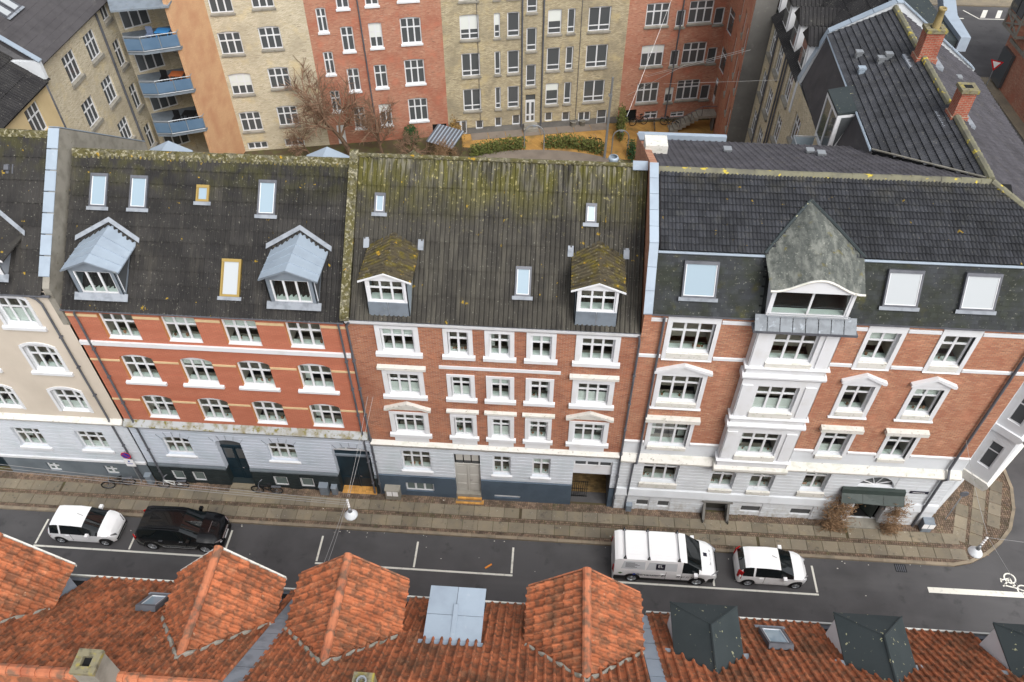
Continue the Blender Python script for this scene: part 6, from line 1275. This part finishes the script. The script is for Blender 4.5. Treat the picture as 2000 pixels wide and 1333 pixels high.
def arch_(label, x0, x1, y, h=2.35):
    t = thing('steel_arch', label, 'arch', ((x0+x1)/2, y, 0), group='steel hoop arches in the courtyard'); w = (x1-x0)/2
    MB().tube([(-w, 0, 0), (-w, 0, h-w)]+[(-w*math.cos(a), 0, h-w+w*math.sin(a)) for a in [math.pi*i/10 for i in range(1, 10)]]+[(w, 0, h-w), (w, 0, 0)], .05, 8).build('hoop', galv, t); MB().box(-.12, .12, -.12, .05, h-.12, h-.02).build('arch_lamp', zincdk, t)
arch_('steel hoop arch over the yellow path between the hedges', -2.95, -1.3, 34.6); arch_('steel hoop arch at the right beside the tall lamp post', 4.35, 5.65, 34.3)
lp = thing('courtyard_post', 'tall grey steel post standing in the courtyard', 'post', (3.78, 33.75, 0)); MB().tube([(0, 0, 0), (.05, 0, 7.2)], [.11, .08], 10).build('shaft', galv, lp); MB().box(-.15, .15, -.1, .1, 5.6, 5.8).build('clamp', galv, lp)
cl = MB()
for a, b in (((3.8, 33.8, 5.5), (6, 30, .5)), ((3.8, 33.8, 5.5), (2.9, 30.5, .3))): pass
wr = thing('courtyard_wires', 'pale guy wires strung across the right side of the courtyard', 'wires', (9, 34, 0)); mb = MB()
for a, b in (((8.4, 40.3, 11), (5.0, 31, 5.5)), ((7.0, 39.8, 4.2), (11.4, 24, 14.3)), ((6.9, 39.8, 4.3), (11.0, 24, 14.3)), ((8.6, 39.9, 3.6), (13.6, 24, 12.4)), ((5.4, 37, 4), (7.6, 24, 13.2))): mb.tube([Vector(a)-Vector((9, 34, 0)), Vector(b)-Vector((9, 34, 0))], .013, 4)
mb.build('wire', signwhite, wr)
sh = thing('striped_shed', 'small shed with a grey and white striped corrugated roof', 'shed', (-9.4, 33.4, 0), RD(-24)); MB().box(-1.1, 1.1, -.8, .8, 0, 1.5).build('shed_walls', soil, sh)
for i in range(16): MB().prism([(-1.25+.156*i, -1.0, 1.45), (-1.25+.156*i+.1, -1.0, 1.45), (-1.25+.156*i+.1, 1.0, 2.0), (-1.25+.156*i, 1.0, 2.0)], (0, 0, .05)).build('roof_rib', zinc if i % 2 else gutter, sh)
MB().prism([(-1.25, -1.0, 1.42), (1.25, -1.0, 1.42), (1.25, 1.0, 1.97), (-1.25, 1.0, 1.97)], (0, 0, .03)).build('shed_roof', gutter, sh)
for x, y, lb in ((1.1, 38.55, 'left grey planter tub by the cellar window of the yellow house'), (1.9, 38.7, 'right grey planter tub by the cellar window of the yellow house')):
    t = thing('planter_tub', lb, 'planter', (x, y, 0)); lathe_o('tub', [(.2, 0), (.26, .5), (.28, .52), (.22, .52), (.2, .4), (0, .4)], concrete, t)
# rear zinc dormers of house B seen over its ridge
for x0 in (bx(-17.6), bx(-10.35)):
    MB().prism([(x0-1.0, 5.6, 16.6), (x0+1.0, 5.6, 16.6), (x0+1.0, 5.6, 16.95), (x0, 5.6, 17.42), (x0-1.0, 5.6, 16.95)], (0, 1.0, 0)).build('rear_dormer', zinc, B_)
for x0 in (cx_(-6.4), cx_(2.6)): MB().prism([(x0-1.0, 5.7, 16.9), (x0+1.0, 5.7, 16.9), (x0, 5.7, 17.6)], (0, .6, 0)).build('rear_dormer', ridgemoss, C_)
MB().lathe([(.16, 16.9), (.18, 17.6), (.24, 17.75), (.2, 17.85), (.16, 17.85)], (cx_(2.35), 6.0, 0), 12).build('flue_cowl', zinc, C_, smooth=True)
# ================= vehicles =================
def car(name, label, loc, rz, L, Wd, H, paint, st, wx, wr, cab, van=False, light=None, roofc=None, cat='car', plate=True):
    """st: stations (x, z_top_edge, z_belt, half width belt, half width top, crown); cab=(ws0, ws1, roofend, rear) station indices"""
    c = thing(name, label, cat, loc, rz)
    xs = sorted(set([s[0] for s in st] + [w+d for w in wx for d in (-wr*1.28, -wr*1.1, -wr*.85, -wr*.5, 0, wr*.5, wr*.85, wr*1.1, wr*1.28)] + [s for s in (.5*(st[i][0]+st[i+1][0]) for i in range(len(st)-1))]))
    def at(x):
        for a, b in zip(st, st[1:]):
            if a[0] <= x <= b[0]:
                t = 0 if b[0] == a[0] else (x-a[0])/(b[0]-a[0]); return [a[k]+(b[k]-a[k])*t for k in range(6)]
        return st[-1]
    zb = .2; grid = []
    for x in xs:
        _, zt, zl, wb, wt, cr = at(x); ar = 0
        for w in wx:
            if abs(x-w) < wr*1.2: ar = max(ar, wr+math.sqrt((wr*1.2)**2-(x-w)**2))
        z0 = max(zb, ar); z1 = max(zb+.16, ar+.015); zm = max(z1+.05, min(zl-.08, .62*zl)); wmax = Wd/2*min(1, wb/(Wd/2)+.02)
        grid.append([(wmax*.95, z0), (wmax*.985, z1), (wmax, zm), (wb, zl), (wt, zt), (wt*.82, zt+cr*.6), (wt*.4, zt+cr*.95), (0, zt+cr)])
    K = 8; parts = {}
    def add(part, pts): parts.setdefault(part, MB()).q(*pts)
    ws0, ws1, re0, re1 = cab
    for i in range(len(xs)-1):
        xa, xb = xs[i], xs[i+1]; xm = (xa+xb)/2
        for j in range(K-1):
            for s in (-1, 1):
                P = [(xa, s*grid[i][j][0], grid[i][j][1]), (xb, s*grid[i+1][j][0], grid[i+1][j][1]), (xb, s*grid[i+1][j+1][0], grid[i+1][j+1][1]), (xa, s*grid[i][j+1][0], grid[i][j+1][1])]
                if s > 0: P = P[::-1]
                part = 'body'
                if j == 3:
                    if van:
                        if van[0] < xm < van[1]: part = 'side_window_l' if s > 0 else 'side_window_r'
                    elif re1+.12 < xm < ws1+.02 and not any(abs(xm-p) < .05 for p in (light or ())): part = 'side_window_l' if s > 0 else 'side_window_r'
                if j >= 4:
                    if ws0-.001 < xm < ws1+.001: part = 'windscreen'
                    elif not van and re1-.001 < xm < re0+.001: part = 'rear_window'
                    elif ws0 > xm > re0 and roofc: part = 'roof'
                add(part, P)
    # ends
    for i in (0, len(xs)-1):
        P = [(xs[i], y, z) for y, z in grid[i]] + [(xs[i], -y, z) for y, z in grid[i][:-1][::-1]]
        add('body', P if i else P[::-1])
    mats = {'body': paint, 'roof': roofc or paint}
    for k, mb in parts.items():
        nm = 'side_window' if k.startswith('side') else k; o = mb.build(nm, mats.get(k, carglass), c); me = o.data
        import bmesh
        bm = bmesh.new(); bm.from_mesh(me); bmesh.ops.remove_doubles(bm, verts=bm.verts, dist=.0005); bm.to_mesh(me); bm.free(); autosmooth(me, 32)
    MB().box(xs[0]+.15, xs[-1]-.15, -Wd/2+.2, Wd/2-.2, .16, .5).build('underbody', blackpl, c)
    for w in wx:
        for s in (-1, 1):
            y = s*(Wd/2-.1); wo = put('wheel', MB().lathe([(wr*.66, -.1), (wr*.96, -.1), (wr, -.07), (wr, .07), (wr*.96, .1), (wr*.66, .1)], n=22, axis='y').mesh('tyre', rubber), c, (w, y, wr))
            mb = MB().lathe([(0, s*.07), (wr*.2, s*.09), (wr*.25, s*.06), (wr*.6, s*.055), (wr*.66, s*.1)], n=22, axis='y'); mb.build('rim', galv, wo)
            for k in range(7): t = k*2*math.pi/7; MB().tube([(.04*math.cos(t), s*.085, .04*math.sin(t)), (wr*.6*math.cos(t), s*.085, wr*.6*math.sin(t))], .018, 4).build('spoke', chrome, wo)
    return c, at
def bits(c, at, L2, Wd, front, tail, hl, tl, mirror, handles, paint, plate_z=(.45, .5)):
    for s in (-1, 1):
        x0, z0, dx_, dz = hl; p = at(x0)
        MB().prism([(x0, s*(p[3]-.06), z0), (front-.02, s*(p[3]-.32), z0-.03), (front-.03, s*(p[3]-.3), z0+dz), (x0, s*(p[3]-.02), z0+dz+.04), (x0-dx_, s*(p[3]+.012), z0+dz*.8)], (.05, s*.02, .0)).build('headlight', chrome, c)
        MB().prism([(tail+tl[2], s*(Wd/2-.05), tl[0]), (tail-.02, s*(Wd/2-.24), tl[0]), (tail-.01, s*(Wd/2-.26), tl[1]), (tail+tl[2]+.06, s*(Wd/2-.1), tl[1])], (-.03, s*.03, 0)).build('tail_light', redl, c)
        mx, mz = mirror; m = MB().box(-.1, .07, min(s*0, s*.2), max(s*0, s*.2), 0, .15).build('mirror', paint, c, loc=(mx, s*(at(mx)[3]-.02), mz))
        for hx, hz in handles: MB().box(hx-.1, hx+.1, min(s*0, s*.03), max(s*0, s*.03), hz-.02, hz+.02).build('door_handle', paint if paint is not carblack else chrome, c, loc=(0, s*(at(hx)[3]+.0), 0))
        for hx in [h[0]+.16 for h in handles]: p = at(hx); MB().box(hx, hx+.012, min(s*(p[3]-.02), s*(Wd/2+.003)), max(s*(p[3]-.02), s*(Wd/2+.003)), .35, p[2]).build('door_gap', blackpl, c)
    for x, s in ((front, 1), (tail, -1)): MB().box(x-.01, x+.012, -.26, .26, plate_z[0]-.05, plate_z[0]+.06).build('number_plate', signwhite, c); MB().box(x-.03*s-.02, x+.012, -.55, .55, .24, .36).build('lower_grille', blackpl, c)
AY = [(-1.72, .75, .62, .60, .5, .0), (-1.66, 1.0, .82, .74, .6, .02), (-1.45, 1.34, .92, .79, .58, .05), (-1.2, 1.4, .93, .8, .58, .06), (-.3, 1.42, .92, .8, .6, .05), (.25, 1.36, .9, .8, .6, .05), (.95, .96, .86, .79, .66, .06), (1.2, .9, .82, .77, .62, .07), (1.5, .78, .72, .7, .55, .06), (1.67, .6, .55, .58, .45, .03), (1.72, .48, .45, .5, .4, .0)]
for nm, lb, x, sgn in (('hatchback_car', 'small white hatchback at the left end of the parking bays, ahead of the black car', -23.45, 0), ('hatchback_car', 'small white hatchback with red tail lights parked in front of the white van', 11.5, 1)):
    c, at = car(nm, lb, (x, -3.32, 0), 0, 3.44, 1.62, 1.46, carwhite, AY, (-1.17, 1.17), .28, (.25, .95, -1.45, -1.66), light=(-.35, -1.0))
    bits(c, at, 1.72, 1.62, 1.72, -1.72, (1.35, .58, .25, .14), (.62, 1.15 if sgn else .85, .16), (.5, .9), ((-.62, .8), ), carwhite)
    MB().tube([(.1, 0, 1.47), (-.15, .02, 1.62)], .01, 4).build('aerial', blackpl, c)
SU = [(-2.22, .8, .66, .72, .62, 0), (-2.12, 1.1, .95, .84, .66, .02), (-1.85, 1.5, 1.05, .9, .68, .04), (-1.4, 1.58, 1.05, .92, .68, .05), (-.3, 1.62, 1.03, .92, .7, .05), (.3, 1.56, 1.02, .92, .7, .05), (1.1, 1.08, .98, .91, .76, .06), (1.5, 1.02, .94, .9, .74, .06), (1.95, .92, .86, .84, .66, .05), (2.15, .75, .7, .72, .56, .03), (2.24, .55, .5, .6, .48, 0)]
c, at = car('suv_car', 'black estate-style suv parked behind the small white hatchback on the left', (-18.4, -3.25, 0), 0, 4.46, 1.86, 1.65, carblack, SU, (-1.36, 1.4), .35, (.3, 1.1, -1.85, -2.12), light=(-.42, -1.2), roofc=carblack)
bits(c, at, 2.24, 1.86, 2.24, -2.22, (1.9, .68, .3, .12), (.85, 1.05, .14), (.75, 1.02), ((-.75, .93), (.3, .93)), carblack)
for s in (-1, 1): MB().tube([(-1.7, s*.6, 1.63), (-1.5, s*.61, 1.69), (.1, s*.63, 1.7), (.25, s*.63, 1.65)], .02, 5).build('roof_rail', blackpl, c)
MB().box(2.2, 2.255, -.4, .4, .62, .68).build('chrome_grille', chrome, c); MB().box(1.55, 1.57, -.35, .3, 1.075, 1.09).build('bonnet_crease', chrome, c)
for s in (-1, 1): MB().box(-.8, .9, min(s*.93, s*.945), max(s*.93, s*.945), .36, .4).build('sill_trim', chrome, c)
VA = [(-2.55, .7, .6, .86, .8, 0), (-2.52, 1.72, 1.0, .95, .8, .04), (-2.3, 1.84, 1.1, .97, .8, .05), (-1.0, 1.86, 1.1, .97, .81, .05), (.6, 1.86, 1.1, .97, .81, .05), (.95, 1.8, 1.1, .97, .8, .05), (1.75, 1.16, 1.06, .96, .82, .06), (2.1, 1.06, .98, .92, .78, .07), (2.42, .9, .82, .84, .66, .05), (2.56, .62, .55, .72, .56, .02), (2.6, .45, .4, .66, .5, 0)]
c, at = car('delivery_van', 'white electrician van with three roof bars and lettering, parked behind the hatchback', (6.2, -3.3, 0), 0, 5.14, 1.95, 1.9, carwhite, VA, (-1.6, 1.6), .34, (.95, 1.75, -3, -4), van=(.72, 1.55), cat='van')
bits(c, at, 2.6, 1.95, 2.6, -2.55, (2.25, .72, .3, .16), (.78, 1.2, .05), (1.45, 1.0), ((-.15, .9), (.62, .9)), carwhite)
for x in (-2.05, -.9, .55):
    b = put('roof_bar', MB().tube([(x, -.82, 2.0), (x, .82, 2.0)], .03, 6).mesh('bar', galv), c)
    for s in (-1, 1): MB().prism([(x-.08, s*.8, 1.86), (x+.08, s*.8, 1.86), (x+.02, s*.8, 2.12), (x-.02, s*.8, 2.12)], (0, -s*.05, 0)).build('bar_foot', blackpl, b)
for s in (-1, 1):
    MB().box(-2.5, -1.95, min(s*.95, s*.985), max(s*.95, s*.985), .24, .56).box(-1.2, 1.2, min(s*.95, s*.985), max(s*.95, s*.985), .26, .42).box(2.0, 2.4, min(s*.86, s*.93), max(s*.86, s*.93), .3, .6).build('black_cladding', blackpl, c)
    for x0, x1 in ((-2.2, -1.05), (-.98, .5)): 
        def sp(x, z): p = at(x); t = (z-p[2])/(p[1]-p[2]); return (x, s*(p[3]+(p[4]-p[3])*t+.006), z)
        MB().q(sp(x0, 1.2), sp(x1, 1.2), sp(x1, 1.72), sp(x0+.12, 1.72)).build('side_panel', M('van_panel_grey', rgb(204, 208, 212), .4) if 'van_panel_grey' not in bpy.data.materials else bpy.data.materials['van_panel_grey'], c)
MB().box(2.3, 2.62, -.62, .62, .28, .62).build('front_bumper', blackpl, c)
for i in range(5): MB().box(-1.9, .4, -.55+.27*i, -.53+.27*i, 1.895, 1.915).build('roof_rib', carwhite, c)
def lettering(par, txt, size, mat, mtx, name='lettering', shear=0):
    cu = bpy.data.curves.new(name, 'FONT'); cu.body = txt; cu.size = size; cu.extrude = .002; cu.shear = shear; cu.align_x = 'CENTER'
    o = bpy.data.objects.new(name+'_tmp', cu); COL.objects.link(o); dg = bpy.context.evaluated_depsgraph_get(); me = bpy.data.meshes.new_from_object(o.evaluated_get(dg)); bpy.data.objects.remove(o)
    me.materials.clear(); me.materials.append(mat); return put(name, me, par, mtx=mtx)
ink = M('dark_lettering', rgb(34, 32, 48), .5); s = -1
def sidem(x, z, off=.014):
    p = at(x); t = max(0, (z-p[2])/(p[1]-p[2])); y = -(p[3]+(p[4]-p[3])*t+off); tilt = math.atan2(p[3]-p[4], p[1]-p[2]) if z > p[2] else 0
    return Matrix.Translation((x, y, z)) @ Matrix.Rotation(RD(90)-tilt, 4, 'X')
MB().box(-.22, .22, -.2, .2, 0, .004).build('logo_square', ink, c).matrix_basis = sidem(-.3, 1.46, .012)
lettering(c, 'EL', .26, signwhite, sidem(-.3, 1.42, .019), 'logo_lettering')
lettering(c, 'Starvanster El', .26, ink, sidem(-.75, .7, .03), 'van_lettering', .4); lettering(c, '22 27 71 21', .18, ink, sidem(.95, .72, .03), 'phone_lettering', .3)
for i in range(5): MB().box(-.4, .05+.12*(i % 3), -.012, .012, 0, .003).build('text_line', ink, c).matrix_basis = sidem(-1.6, 1.62-.07*i, .014)
MB().lathe([(0, 0), (.08, 0), (.08, .004), (0, .004)], n=14).build('blue_roundel', signblue, c).matrix_basis = sidem(-1.52, .8, .03)
MB().prism([(-.12, 0, 0), (0, -.08, 0), (.12, 0, 0), (0, .08, 0)], (0, 0, .004)).build('green_diamond', M('green_badge', rgb(70, 110, 60), .5), c).matrix_basis = sidem(-2.2, .84, .02)
lettering(c, 'Starvanster El', .15, ink, Matrix.Translation((2.25, 0, 1.045)) @ Matrix.Rotation(RD(90), 4, 'Z') @ Matrix.Rotation(RD(22), 4, 'X'), 'bonnet_lettering', .3); MB().box(-.1, .1, -.1, .1, 0, .004).build('bonnet_logo', ink, c).matrix_basis = Matrix.Translation((1.98, .1, 1.16)) @ Matrix.Rotation(RD(14), 4, 'Y')
MB().box(1.15, 1.45, .05, .35, 1.36, 1.38).build('paper_on_dash', signwhite, c)
